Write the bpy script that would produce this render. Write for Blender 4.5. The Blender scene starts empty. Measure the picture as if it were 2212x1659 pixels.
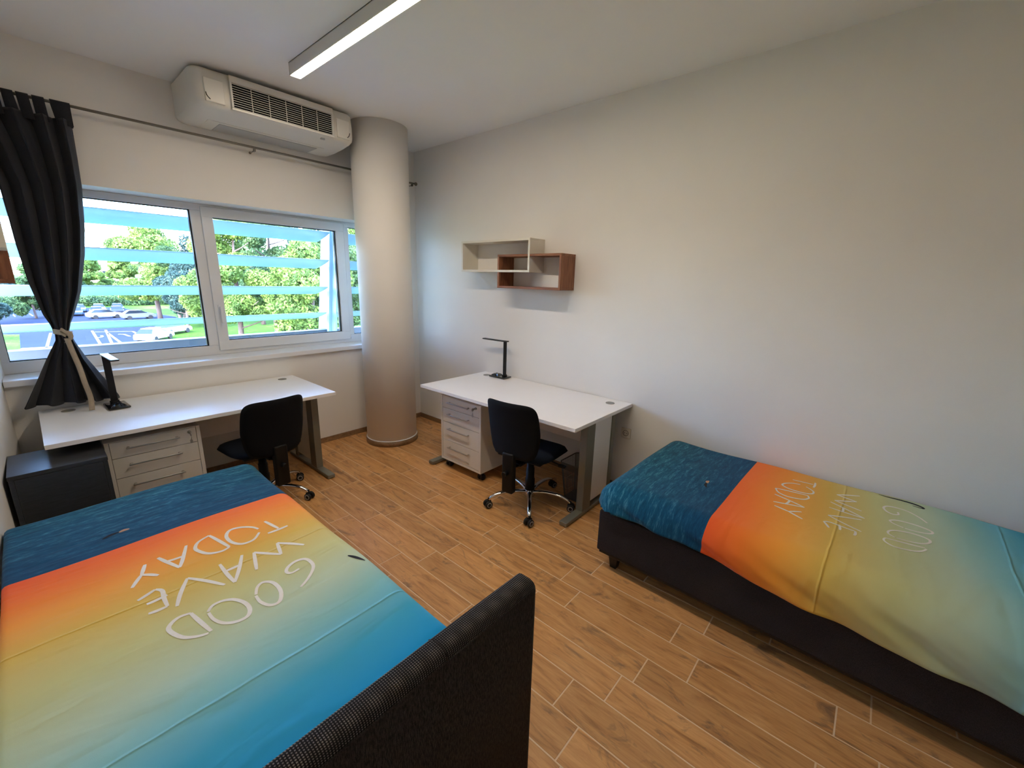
import bpy, bmesh, math, random
import numpy as np
from mathutils import Vector, Matrix

SC = bpy.context.scene
COL = SC.collection
PI = math.pi
rnd = random.Random(7)

# ------------------------------------------------------------------ camera
CAM_F, CAM_YAW, CAM_PITCH, CAM_ROLL, CAM_H = 904.3, .8597, -.2427, .0261, 1.6377
def make_camera():
    cy, sy, cp, sp = math.cos(CAM_YAW), math.sin(CAM_YAW), math.cos(CAM_PITCH), math.sin(CAM_PITCH)
    f = Vector((sy*cp, cy*cp, sp)); r = Vector((cy, -sy, 0)); u = r.cross(f)
    c, s = math.cos(CAM_ROLL), math.sin(CAM_ROLL)
    r2 = c*r + s*u; u2 = -s*r + c*u
    cd = bpy.data.cameras.new('camera'); cam = bpy.data.objects.new('camera', cd); COL.objects.link(cam)
    m = Matrix((( r2.x, u2.x, -f.x, 0), (r2.y, u2.y, -f.y, 0), (r2.z, u2.z, -f.z, CAM_H), (0, 0, 0, 1)))
    cam.matrix_world = m
    cd.sensor_fit = 'HORIZONTAL'; cd.sensor_width = 36; cd.lens = 36*CAM_F/2212
    cd.clip_start = .02; cd.clip_end = 2000
    SC.camera = cam
make_camera()

# ------------------------------------------------------------------ world, sun, exposure
def srgb(*c):
    c = [x/255 for x in c]
    return tuple((x/12.92 if x <= .04045 else ((x+.055)/1.055)**2.4) for x in c) + (1,)
W = bpy.data.worlds.new('world'); SC.world = W; W.use_nodes = True
wn = W.node_tree.nodes; wl = W.node_tree.links
for n in list(wn): wn.remove(n)
sky = wn.new('ShaderNodeTexSky'); sky.sky_type = 'NISHITA'; sky.sun_disc = False
sky.sun_elevation = math.radians(38); sky.sun_rotation = math.radians(235); sky.air_density = 1.0; sky.dust_density = 1.2; sky.ozone_density = 1.2
bg = wn.new('ShaderNodeBackground'); bg.inputs[1].default_value = 6.2
wo = wn.new('ShaderNodeOutputWorld'); tint = wn.new('ShaderNodeVectorMath'); tint.operation = 'MULTIPLY'; tint.inputs[1].default_value = (.84, .93, 1.16); wl.new(sky.outputs[0], tint.inputs[0]); wl.new(tint.outputs[0], bg.inputs[0]); wl.new(bg.outputs[0], wo.inputs[0])
sd = bpy.data.lights.new('sun', 'SUN'); sd.energy = 3.6; sd.angle = math.radians(.6); sd.color = (1, .93, .80)
so = bpy.data.objects.new('sun', sd); COL.objects.link(so)
so.rotation_euler = Vector((-.78, -.62, .80)).to_track_quat('Z', 'Y').to_euler()
so.location = (-20, -20, 30)
LED_STRENGTH = 55.0
SC.view_settings.view_transform = 'Standard'; SC.view_settings.look = 'None'
SC.view_settings.gamma = 1; SC.view_settings.use_curve_mapping = False
SC.view_settings.exposure = 0.15

# ------------------------------------------------------------------ node helpers
class NT:
    def __init__(s, name):
        s.m = bpy.data.materials.new(name); s.m.use_nodes = True
        s.t = s.m.node_tree; s.n = s.t.nodes; s.l = s.t.links
        s.b = s.n['Principled BSDF']; s.o = s.n['Material Output']
    def new(s, t, **k):
        x = s.n.new(t)
        for a, b in k.items(): setattr(x, a, b)
        return x
    def link(s, a, b): s.l.new(a, b)
    def setin(s, **k):
        for a, b in k.items():
            s.b.inputs[a.replace('_', ' ')].default_value = b
    def coord(s, kind='Object', scale=(1, 1, 1), rot=(0, 0, 0)):
        c = s.new('ShaderNodeTexCoord'); mp = s.new('ShaderNodeMapping')
        mp.inputs['Scale'].default_value = scale; mp.inputs['Rotation'].default_value = rot
        s.link(c.outputs[kind], mp.inputs[0]); return mp.outputs[0]
    def noise(s, vec, scale, detail=3, rough=.5, dist=0):
        x = s.new('ShaderNodeTexNoise'); x.inputs['Scale'].default_value = scale; x.inputs['Detail'].default_value = detail
        x.inputs['Roughness'].default_value = rough; x.inputs['Distortion'].default_value = dist
        s.link(vec, x.inputs['Vector']); return x.outputs['Fac']
    def math(s, op, a, b=None, c=None, clamp=False):
        x = s.new('ShaderNodeMath', operation=op, use_clamp=clamp)
        for i, v in enumerate((a, b, c)):
            if v is None: continue
            if isinstance(v, (int, float)): x.inputs[i].default_value = v
            else: s.link(v, x.inputs[i])
        return x.outputs[0]
    def ramp(s, fac, stops, interp='LINEAR'):
        x = s.new('ShaderNodeValToRGB'); x.color_ramp.interpolation = interp
        e = x.color_ramp.elements
        e[0].position, e[0].color = stops[0]; e[1].position, e[1].color = stops[-1]
        for p, c in stops[1:-1]:
            k = e.new(p); k.color = c
        s.link(fac, x.inputs[0]); return x.outputs[0]
    def mix(s, fac, a, b, blend='MIX'):
        x = s.new('ShaderNodeMix', data_type='RGBA', blend_type=blend)
        for i, v in ((0, fac), (6, a), (7, b)):
            if isinstance(v, (int, float)): x.inputs[i].default_value = v
            elif isinstance(v, tuple): x.inputs[i].default_value = v
            else: s.link(v, x.inputs[i])
        return x.outputs[2]
    def bump(s, h, strength=.2, dist=.01, normal=None):
        x = s.new('ShaderNodeBump'); x.inputs['Strength'].default_value = strength; x.inputs['Distance'].default_value = dist
        s.link(h, x.inputs['Height'])
        if normal is not None: s.link(normal, x.inputs['Normal'])
        s.link(x.outputs[0], s.b.inputs['Normal']); return x.outputs[0]

def mat(name, col, rough=.5, metal=0, vary=.04, vscale=6, bump=0, bscale=200, spec=.5, coat=0):
    t = NT(name); c = srgb(*col)
    t.setin(Roughness=rough, Metallic=metal); t.b.inputs['Specular IOR Level'].default_value = spec
    if coat: t.b.inputs['Coat Weight'].default_value = coat
    v = t.coord()
    n = t.noise(v, vscale, 4)
    lo = tuple(x*(1-vary) for x in c[:3])+(1,); hi = tuple(min(1, x*(1+vary)) for x in c[:3])+(1,)
    t.link(t.ramp(n, [(.3, lo), (.7, hi)]), t.b.inputs['Base Color'])
    if bump: t.bump(t.noise(v, bscale, 3), bump, .002)
    return t.m

M = {}
M['wall'] = mat('wall_paint', (240, 237, 231), .85, vary=.012, vscale=3, bump=.25, bscale=260, spec=.25)
M['ceiling'] = mat('ceiling_paint', (247, 247, 245), .9, vary=.01, vscale=2, bump=.15, bscale=220, spec=.2)
M['pvc'] = mat('white_window_plastic', (232, 234, 236), .35, vary=.01)
M['sill'] = mat('white_sill_board', (236, 236, 236), .3, vary=.01)
M['white_lam'] = mat('white_laminate', (249, 248, 246), .42, vary=.01, bump=.08, bscale=500)
M['ped'] = mat('white_cabinet_laminate', (226, 221, 212), .5, vary=.01)
M['steel'] = mat('painted_grey_steel', (128, 127, 116), .42, vary=.03, metal=.25)
M['alu'] = mat('brushed_handle_metal', (186, 184, 180), .38, metal=.75, vary=.05)
M['chrome'] = mat('polished_chrome', (225, 225, 228), .08, metal=1, vary=.01)
M['blackpl'] = mat('black_plastic', (11, 11, 12), .5, vary=.1, spec=.3)
M['blackgloss'] = mat('glossy_black_plastic', (20, 22, 26), .12, vary=.1, coat=.6)
M['satin'] = mat('satin_black_metal', (26, 28, 32), .38, vary=.05)
M['darkgrey'] = mat('dark_grey_plastic', (58, 60, 64), .5, vary=.06)
M['tyre'] = mat('caster_rubber', (22, 21, 22), .6, vary=.1)
M['ring'] = mat('caster_grey_ring', (150, 148, 150), .5, vary=.03)
M['chairfab'] = mat('black_chair_fabric', (17, 18, 22), .95, vary=.25, vscale=900, bump=.4, bscale=1200, spec=.2)
M['seatfab'] = mat('blue_black_seat_fabric', (14, 22, 34), .95, vary=.25, vscale=900, bump=.4, bscale=1200, spec=.2)
M['acwhite'] = mat('air_conditioner_plastic', (226, 224, 214), .38, vary=.012)
M['acgrey'] = mat('air_conditioner_grey_panel', (176, 176, 172), .5, vary=.02)
M['acdark'] = mat('vent_painted_shade', (6, 6, 7), .9, spec=.1)  # flat black, paints the shade behind the grille and in the cover notches
M['profile'] = mat('lamp_profile_white', (214, 212, 205), .5, vary=.01)
M['shelfwhite'] = mat('white_shelf_board', (230, 226, 214), .45, vary=.01)
M['rod'] = mat('brushed_curtain_rod', (128, 122, 112), .35, metal=.6, vary=.05)
M['tape'] = mat('beige_cotton_tape', (176, 160, 138), .9, vary=.06, vscale=60, bump=.5, bscale=900)
M['gasket'] = mat('black_gasket_and_gap_shade', (14, 15, 17), .6)  # window gaskets, also the painted shade of drawer gaps and socket holes
M['grommet'] = mat('grey_cable_grommet', (140, 140, 136), .5, vary=.03)
M['socket'] = mat('cream_socket_plastic', (222, 214, 200), .35, vary=.01)
M['socketdark'] = mat('socket_recess_shade', (150, 140, 126), .5)  # darker copy of the socket cream, recess shade put into the colour
M['mesh'] = mat('wire_mesh_steel', (112, 108, 102), .5, metal=.5, vary=.08)
M['mattress'] = mat('white_mattress_ticking', (224, 222, 218), .9, vary=.02, bump=.3, bscale=400)
M['legwood'] = mat('dark_leg_wood', (26, 20, 18), .45, vary=.15)
M['louver'] = mat('white_louvre_paint', (150, 176, 192), .4, vary=.015)
M['facade'] = mat('light_facade_render', (206, 204, 198), .85, vary=.03)
M['bollard'] = mat('rail_grey_paint', (70, 76, 86), .5, vary=.03)
M['white_ink'] = mat('white_print_ink', (240, 234, 220), .9, vary=.03, vscale=80)
M['dark_ink'] = mat('dark_print_ink', (28, 28, 34), .9, vary=.1)
M['sand_ink'] = mat('sand_print_ink', (196, 150, 118), .9, vary=.1)
M['red_ink'] = mat('red_print_ink', (150, 60, 66), .9, vary=.1)
M['doorwood'] = mat('white_door_panel', (226, 222, 214), .5, vary=.01)

def m_cabinet():
    t = NT('anthracite_cabinet_laminate'); v = t.coord(scale=(6, 60, 60))
    n = t.noise(v, 4, 5)
    t.link(t.ramp(n, [(.3, srgb(50, 52, 56)), (.7, srgb(62, 64, 68))]), t.b.inputs['Base Color'])
    t.setin(Roughness=.36); return t.m
M['cabinet'] = m_cabinet()

def m_wood(name, c0, c1, c2, along='y', sc=1.0, rough=.5):
    t = NT(name)
    s = {'x': (2, 26, 26), 'y': (26, 2, 26), 'z': (26, 26, 2)}[along]
    v = t.coord(scale=tuple(k*sc for k in s))
    n = t.noise(v, 1.6, 6, .62, .8)
    w = t.noise(v, 6, 4, .6)
    f = t.math('ADD', t.math('MULTIPLY', n, .75), t.math('MULTIPLY', w, .25))
    t.link(t.ramp(f, [(.34, srgb(*c0)), (.5, srgb(*c1)), (.66, srgb(*c2))]), t.b.inputs['Base Color'])
    t.setin(Roughness=rough); t.bump(f, .1, .002); return t.m
M['walnut'] = m_wood('walnut_shelf_veneer', (92, 52, 34), (136, 86, 58), (170, 116, 80), 'z')
M['walnut_h'] = m_wood('walnut_shelf_veneer_lengthwise', (92, 52, 34), (136, 86, 58), (170, 116, 80), 'y')

def m_floor():
    t = NT('wood_look_floor_tile')
    at = t.new('ShaderNodeAttribute', attribute_name='plank'); at.attribute_type = 'GEOMETRY'
    sep = t.new('ShaderNodeSeparateColor'); t.link(at.outputs['Color'], sep.inputs[0])
    c = t.new('ShaderNodeTexCoord'); off = t.new('ShaderNodeVectorMath', operation='MULTIPLY'); off.inputs[1].default_value = (37, 53, 11)
    t.link(at.outputs['Color'], off.inputs[0])
    add = t.new('ShaderNodeVectorMath', operation='ADD'); t.link(c.outputs['Object'], add.inputs[0]); t.link(off.outputs[0], add.inputs[1])
    mp = t.new('ShaderNodeMapping'); mp.inputs['Scale'].default_value = (11, 1.5, 1); t.link(add.outputs[0], mp.inputs[0])
    grain = t.noise(mp.outputs[0], 1.7, 6, .62, 1.6)
    mp2 = t.new('ShaderNodeMapping'); mp2.inputs['Scale'].default_value = (70, 4, 1); t.link(add.outputs[0], mp2.inputs[0])
    fine = t.noise(mp2.outputs[0], 2.0, 4, .6, .3)
    mp3 = t.new('ShaderNodeMapping'); mp3.inputs['Scale'].default_value = (5, 1.9, 1); t.link(add.outputs[0], mp3.inputs[0])
    knot = t.noise(mp3.outputs[0], 1.6, 5, .65, 2.0)
    f = t.math('ADD', t.math('MULTIPLY', grain, .7), t.math('MULTIPLY', fine, .3))
    base = t.ramp(f, [(.30, srgb(158, 110, 62)), (.46, srgb(208, 152, 92)), (.60, srgb(224, 170, 108)), (.74, srgb(236, 188, 128))])
    kf = t.ramp(knot, [(.56, (0, 0, 0, 1)), (.70, (1, 1, 1, 1))])
    base = t.mix(t.math('MULTIPLY', kf, .7), base, srgb(116, 92, 70))
    tone = t.ramp(sep.outputs[0], [(0, (.86, .85, .84, 1)), (1, (1.08, 1.06, 1.03, 1))])
    base = t.mix(1.0, base, tone, 'MULTIPLY')
    t.link(base, t.b.inputs['Base Color'])
    t.link(t.ramp(f, [(.3, (.5, .5, .5, 1)), (.7, (.36, .36, .36, 1))]), t.b.inputs['Roughness'])
    t.bump(f, .15, .003); return t.m
M['floor'] = m_floor()
M['grout'] = mat('pale_floor_grout', (236, 206, 166), .9, vary=.03, vscale=30)
M['skirt'] = m_wood('wood_look_skirting_tile', (112, 86, 60), (140, 110, 78), (158, 126, 92), 'y', .6)

def m_tweed(name, lo, hi, sx=190, band=True):
    t = NT(name)
    v = t.coord(scale=(1, 1, 1)); sep = t.new('ShaderNodeSeparateXYZ'); t.link(v, sep.inputs[0])
    x, y, z = sep.outputs
    def saw(a, f, ph=0): return t.math('SINE', t.math('ADD', t.math('MULTIPLY', a, f), ph))
    f1 = 2*PI*sx
    yz = t.math('ADD', y, z)
    a = t.math('MULTIPLY_ADD', saw(x, f1), .5, .5); b = t.math('MULTIPLY_ADD', saw(yz, f1, .6), .5, .5)
    grid = t.math('MULTIPLY', a, b)
    # broader glen plaid bands
    c = t.math('MULTIPLY_ADD', saw(x, f1/9.0), .5, .5); d = t.math('MULTIPLY_ADD', saw(yz, f1/9.0, 1.1), .5, .5)
    bandf = t.math('MULTIPLY_ADD', t.math('MULTIPLY', c, d), .55, .62)
    n = t.noise(v, 500, 3)
    f = t.math('MULTIPLY', t.math('MULTIPLY', grid, bandf), t.math('MULTIPLY_ADD', n, .8, .6), clamp=True)
    t.link(t.ramp(f, [(.12, srgb(*lo)), (.62, srgb(*hi))]), t.b.inputs['Base Color'])
    t.setin(Roughness=.95); t.b.inputs['Specular IOR Level'].default_value = .15
    t.bump(grid, .5, .0015); return t.m
M['tweed'] = m_tweed('charcoal_check_tweed', (26, 24, 25), (132, 124, 118))
def m_rib():
    t = NT('charcoal_ribbed_tweed'); v = t.coord(scale=(330, 330, 60))
    n = t.noise(v, 1.2, 3, .6); n2 = t.noise(t.coord(scale=(1, 1, 1)), 420, 3)
    f = t.math('MULTIPLY', n, t.math('MULTIPLY_ADD', n2, .8, .6))
    t.link(t.ramp(f, [(.36, srgb(30, 27, 27)), (.66, srgb(66, 60, 56))]), t.b.inputs['Base Color'])
    t.setin(Roughness=.95); t.b.inputs['Specular IOR Level'].default_value = .15; t.bump(f, .5, .0015); return t.m
M['rib'] = m_rib()
def m_bedbase():
    t = NT('charcoal_bed_upholstery'); v = t.coord(); n = t.noise(v, 420, 4); n2 = t.noise(v, 5, 3)
    f = t.math('MULTIPLY', n, t.math('MULTIPLY_ADD', n2, .5, .75))
    t.link(t.ramp(f, [(.3, srgb(36, 33, 34)), (.7, srgb(62, 57, 57))]), t.b.inputs['Base Color'])
    t.setin(Roughness=.95); t.b.inputs['Specular IOR Level'].default_value = .15; t.bump(n, .4, .0015); return t.m
M['bedbase'] = m_bedbase()
def m_curtain():
    t = NT('charcoal_curtain_cloth'); v = t.coord(); n = t.noise(v, 600, 3); n2 = t.noise(v, 8, 3)
    f = t.math('MULTIPLY', n, t.math('MULTIPLY_ADD', n2, .5, .75))
    t.link(t.ramp(f, [(.25, srgb(19, 21, 27)), (.7, srgb(44, 47, 56))]), t.b.inputs['Base Color'])
    t.setin(Roughness=.92); t.b.inputs['Specular IOR Level'].default_value = .2; t.b.inputs['Sheen Weight'].default_value = .15
    t.bump(n, .3, .001); return t.m
M['curtain'] = m_curtain()

def m_duvet():
    # printed cover: UV = metres / 2.4 ; u across the bed, v down from the foot end
    t = NT('surf_print_duvet_cotton')
    uv = t.new('ShaderNodeUVMap', uv_map='UVMap'); mp = t.new('ShaderNodeMapping'); mp.inputs['Scale'].default_value = (2.4, 2.4, 1)
    t.link(uv.outputs[0], mp.inputs[0]); vec = mp.outputs[0]
    sep = t.new('ShaderNodeSeparateXYZ'); t.link(vec, sep.inputs[0]); u, v0 = sep.outputs[0], sep.outputs[1]
    wob = t.noise(vec, 2.2, 2)
    v = t.math('ADD', t.math('ADD', v0, t.math('MULTIPLY', u, .10)), t.math('MULTIPLY', t.math('SUBTRACT', wob, .5), .10))
    R = lambda m: (m+.5)/3.0
    fac = t.math('DIVIDE', t.math('ADD', v, .5), 3.0)
    grad = t.ramp(fac, [(R(.50), srgb(252, 98, 46)), (R(.66), srgb(255, 128, 44)), (R(.82), srgb(252, 164, 58)), (R(1.00), srgb(226, 188, 88)),
                        (R(1.2), srgb(208, 204, 138)), (R(1.40), srgb(190, 208, 176)), (R(1.56), srgb(140, 198, 196)), (R(1.72), srgb(66, 172, 204)), (R(1.9), srgb(6, 150, 206)), (R(2.3), srgb(4, 138, 196))])
    # sea
    mpw = t.new('ShaderNodeMapping'); mpw.inputs['Scale'].default_value = (7, 42, 1); t.link(vec, mpw.inputs[0])
    w1 = t.noise(mpw.outputs[0], 1.2, 5, .7, .6)
    mpz = t.new('ShaderNodeMapping'); mpz.inputs['Scale'].default_value = (30, 150, 1); t.link(vec, mpz.inputs[0])
    w2 = t.noise(mpz.outputs[0], 1.2, 3, .7, .2)
    wf = t.math('ADD', t.math('MULTIPLY', w1, .65), t.math('MULTIPLY', w2, .35))
    seaA = t.ramp(wf, [(.38, srgb(8, 70, 98)), (.52, srgb(20, 98, 124)), (.64, srgb(92, 158, 172))])
    seaB = t.ramp(wf, [(.38, srgb(14, 58, 92)), (.56, srgb(18, 78, 112)), (.70, srgb(60, 120, 146))])
    sb = t.math('SMOOTH_MIN', 1.0, t.math('MULTIPLY', t.math('MAXIMUM', v0, 0.0), 1.8), .1)
    sea = t.mix(sb, seaA, seaB)
    edge = t.math('GREATER_THAN', v0, .572)
    col = t.mix(edge, sea, grad)
    t.link(col, t.b.inputs['Base Color'])
    t.setin(Roughness=.88); t.b.inputs['Specular IOR Level'].default_value = .2; t.b.inputs['Sheen Weight'].default_value = .08
    # fold creases from packing + cloth grain
    wv = t.noise(vec, 3.0, 3)
    def crease(a, pos, w):
        d = t.math('SUBTRACT', t.math('ADD', a, t.math('MULTIPLY', t.math('SUBTRACT', wv, .5), .03)), pos)
        q = t.math('DIVIDE', d, w)
        return t.math('EXPONENT', t.math('MULTIPLY', t.math('MULTIPLY', q, q), -1.0))
    h = t.math('ADD', crease(v0, 1.03, .0045), crease(v0, 1.60, .0045))
    h = t.math('MULTIPLY', h, .85)
    mpf = t.new('ShaderNodeMapping'); mpf.inputs['Scale'].default_value = (2.0, 7, 1); mpf.inputs['Rotation'].default_value = (0, 0, .45); t.link(vec, mpf.inputs[0])
    wr = t.noise(mpf.outputs[0], 1.1, 3, .5, .6)
    h = t.math('ADD', h, t.math('MULTIPLY', wr, 2.6))
    h = t.math('ADD', h, t.math('MULTIPLY', t.noise(vec, 700, 2), .04))
    t.bump(h, .55, .008); return t.m
M['duvet'] = m_duvet()

def m_glass():
    t = NT('clear_window_glass'); t.n.remove(t.b)
    tr = t.new('ShaderNodeBsdfTransparent'); tr.inputs[0].default_value = (.95, .97, .98, 1)
    gl = t.new('ShaderNodeBsdfGlossy'); gl.inputs['Roughness'].default_value = .02
    fr = t.new('ShaderNodeFresnel'); fr.inputs[0].default_value = 1.45
    mx = t.new('ShaderNodeMixShader'); t.link(fr.outputs[0], mx.inputs[0]); t.link(tr.outputs[0], mx.inputs[1]); t.link(gl.outputs[0], mx.inputs[2])
    t.link(mx.outputs[0], t.o.inputs[0]); return t.m
M['glass'] = m_glass()

def m_led():
    t = NT('glowing_led_diffuser'); t.setin(Roughness=.5)
    v = t.coord(); n = t.noise(v, 3, 2)
    t.link(t.ramp(n, [(0, (1, .83, .65, 1)), (1, (1, .84, .67, 1))]), t.b.inputs['Emission Color'])
    t.b.inputs['Emission Strength'].default_value = LED_STRENGTH; return t.m
M['led'] = m_led()

def m_leaf(name, c0, c1, c2):
    t = NT(name); v = t.coord(); n = t.noise(v, .55, 3, .6); n2 = t.noise(v, 9, 2)
    f = t.math('ADD', t.math('MULTIPLY', n, .7), t.math('MULTIPLY', n2, .3))
    c = t.ramp(f, [(.34, srgb(*c0)), (.5, srgb(*c1)), (.64, srgb(*c2))])
    t.link(c, t.b.inputs['Base Color']); t.setin(Roughness=.7); t.b.inputs['Specular IOR Level'].default_value = .15
    tr = t.new('ShaderNodeBsdfTranslucent'); t.link(c, tr.inputs[0])
    mx = t.new('ShaderNodeMixShader'); mx.inputs[0].default_value = .3
    t.link(t.b.outputs[0], mx.inputs[1]); t.link(tr.outputs[0], mx.inputs[2]); t.link(mx.outputs[0], t.o.inputs[0]); return t.m
M['leaf_bright'] = m_leaf('bright_pine_foliage', (44, 64, 32), (86, 110, 48), (132, 148, 72))
M['leaf_mid'] = m_leaf('green_pine_foliage', (30, 50, 34), (58, 82, 48), (100, 122, 70))
M['leaf_dark'] = m_leaf('dark_cypress_foliage', (26, 44, 42), (46, 68, 62), (84, 104, 88))
M['bark'] = mat('pine_bark', (80, 64, 58), .9, vary=.3, vscale=5, bump=.6, bscale=20)
M['asphalt'] = mat('parking_asphalt', (40, 46, 60), .95, spec=.03, vary=.08, vscale=.4)
M['paint'] = mat('road_marking_paint', (132, 138, 144), .9, vary=.03, spec=.05)
M['carglass'] = mat('dark_car_glass', (26, 32, 40), .1, vary=.05)
M['sign_blue'] = mat('blue_sign_face', (30, 90, 190), .5, vary=.02)
def m_grass():
    t = NT('grass_ground'); v = t.coord(); n = t.noise(v, .12, 5, .6); n2 = t.noise(v, 3, 3)
    f = t.math('ADD', t.math('MULTIPLY', n, .6), t.math('MULTIPLY', n2, .4))
    t.link(t.ramp(f, [(.36, srgb(38, 62, 20)), (.52, srgb(62, 92, 28)), (.66, srgb(100, 112, 56))]), t.b.inputs['Base Color'])
    t.setin(Roughness=.95); t.b.inputs['Specular IOR Level'].default_value = .03; return t.m
M['grass'] = m_grass()

# ------------------------------------------------------------------ mesh helpers
def bx(bm, x0, x1, y0, y1, z0, z1, bev=0, seg=2, mtx=None, mi=0):
    r = bmesh.ops.create_cube(bm, size=1)
    vs = r['verts']
    for v in vs:
        v.co = Vector(((x0+x1)/2+v.co.x*(x1-x0), (y0+y1)/2+v.co.y*(y1-y0), (z0+z1)/2+v.co.z*(z1-z0)))
    fs = {f for v in vs for f in v.link_faces}
    for f in fs: f.material_index = mi
    if bev:
        es = list({e for v in vs for e in v.link_edges})
        r2 = bmesh.ops.bevel(bm, geom=es, offset=bev, segments=seg, affect='EDGES', profile=.6)
        vs = list({v for f in r2['faces'] for v in f.verts} | {v for v in vs if v.is_valid})
        for f in r2['faces']: f.smooth = True; f.material_index = mi
    if mtx is not None:
        vs = [v for v in vs if v.is_valid]
        allv = set(vs)
        stack = list(vs)
        while stack:
            v = stack.pop()
            for e in v.link_edges:
                o = e.other_vert(v)
                if o not in allv: allv.add(o); stack.append(o)
        bmesh.ops.transform(bm, matrix=mtx, verts=list(allv))
def cyl(bm, p0, p1, r0, r1=None, seg=20, caps=True, smooth=True):
    r1 = r0 if r1 is None else r1
    p0, p1 = Vector(p0), Vector(p1); d = p1-p0
    q = d.to_track_quat('Z', 'Y').to_matrix()
    a = [bm.verts.new(p0+q@Vector((r0*math.cos(2*PI*i/seg), r0*math.sin(2*PI*i/seg), 0))) for i in range(seg)]
    b = [bm.verts.new(p1+q@Vector((r1*math.cos(2*PI*i/seg), r1*math.sin(2*PI*i/seg), 0))) for i in range(seg)]
    for i in range(seg):
        f = bm.faces.new((a[i], a[(i+1) % seg], b[(i+1) % seg], b[i])); f.smooth = smooth
    if caps:
        bm.faces.new(list(reversed(a))); bm.faces.new(b)
def lathe(bm, prof, c=(0, 0, 0), seg=40, mtx=None, caps=True):
    rings = []
    c = Vector(c)
    for r, z in prof:
        ring = []
        for i in range(seg):
            a = 2*PI*i/seg
            p = Vector((r*math.cos(a), r*math.sin(a), z))
            if mtx is not None: p = mtx@p
            ring.append(bm.verts.new(c+p))
        rings.append(ring)
    for k in range(len(rings)-1):
        for i in range(seg):
            f = bm.faces.new((rings[k][i], rings[k][(i+1) % seg], rings[k+1][(i+1) % seg], rings[k+1][i])); f.smooth = True
    if caps: bm.faces.new(list(reversed(rings[0]))); bm.faces.new(rings[-1])
def sweep(bm, pts, rad, seg=10, flat=None, closed=False):
    """tube through pts; rad scalar or list; flat=(a,b) scales section"""
    P = [Vector(p) for p in pts]; n = len(P)
    rings = []; up = Vector((0, 0, 1))
    for i, p in enumerate(P):
        if closed: t = P[(i+1) % n]-P[i-1]
        else: t = (P[min(i+1, n-1)]-P[max(i-1, 0)])
        t.normalize()
        s = t.cross(up)
        if s.length < 1e-3: s = t.cross(Vector((0, 1, 0)))
        s.normalize(); w = s.cross(t)
        r = rad[i] if isinstance(rad, (list, tuple)) else rad
        fa, fb = flat if flat else (1, 1)
        rings.append([bm.verts.new(p+s*(r*fa*math.cos(2*PI*k/seg))+w*(r*fb*math.sin(2*PI*k/seg))) for k in range(seg)])
    m = n if closed else n-1
    for i in range(m):
        A, B = rings[i], rings[(i+1) % n]
        for k in range(seg):
            f = bm.faces.new((A[k], A[(k+1) % seg], B[(k+1) % seg], B[k])); f.smooth = True
    if not closed:
        bm.faces.new(list(reversed(rings[0]))); bm.faces.new(rings[-1])
def extr(bm, poly, axis, a0, a1, smooth=False):
    """extrude 2D polygon along axis. axis x: poly=(y,z); y: (x,z); z: (x,y)"""
    def mk(p, a):
        return {'x': (a, p[0], p[1]), 'y': (p[0], a, p[1]), 'z': (p[0], p[1], a)}[axis]
    A = [bm.verts.new(mk(p, a0)) for p in poly]; B = [bm.verts.new(mk(p, a1)) for p in poly]
    n = len(poly)
    for i in range(n):
        f = bm.faces.new((A[i], A[(i+1) % n], B[(i+1) % n], B[i])); f.smooth = smooth
    bm.faces.new(list(reversed(A))); bm.faces.new(B)
def catmull(P, k=6, closed=False):
    P = [Vector(p) for p in P]; n = len(P); out = []
    rng = range(n) if closed else range(n-1)
    for i in rng:
        if closed: a, b, c, d = P[i-1], P[i], P[(i+1) % n], P[(i+2) % n]
        else: a, b, c, d = P[max(i-1, 0)], P[i], P[i+1], P[min(i+2, n-1)]
        for j in range(k):
            t = j/k
            out.append(.5*((2*b)+(c-a)*t+(2*a-5*b+4*c-d)*t*t+(3*b-a-3*c+d)*t**3))
    if not closed: out.append(P[-1])
    return out
def fin(bm, name, m, parent=None, loc=None, shade=False):
    bmesh.ops.recalc_face_normals(bm, faces=bm.faces)
    me = bpy.data.meshes.new(name); bm.to_mesh(me); bm.free()
    for k in (m if isinstance(m, (list, tuple)) else [m]): me.materials.append(k)
    o = bpy.data.objects.new(name, me); COL.objects.link(o)
    if parent: o.parent = parent
    if loc: o.location = loc
    if shade:
        for p in me.polygons: p.use_smooth = True
    return o
def B(): return bmesh.new()
def tag(o, label=None, cat=None, group=None, kind=None):
    if label: o['label'] = label
    if cat: o['category'] = cat
    if group: o['group'] = group
    if kind: o['kind'] = kind
    return o
def empty(name, loc=(0, 0, 0), rz=0, parent=None):
    o = bpy.data.objects.new(name, None); COL.objects.link(o); o.location = loc; o.rotation_euler = (0, 0, rz); o.empty_display_size = .1
    if parent: o.parent = parent
    return o
def copy_tree(o, parent=None):
    c = o.copy(); COL.objects.link(c)
    if parent: c.parent = parent
    for ch in list(o.children): copy_tree(ch, c)
    return c

# ------------------------------------------------------------------ room shell
XR, YW, HC = 2.962, 4.004, 2.918
YB = -1.75
YO = 4.36                       # outer face of window wall
WZ0, WZ1, WX1 = .915, 2.165, 2.875
def xl(y): return -.167-.043*(YW-y)

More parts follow.
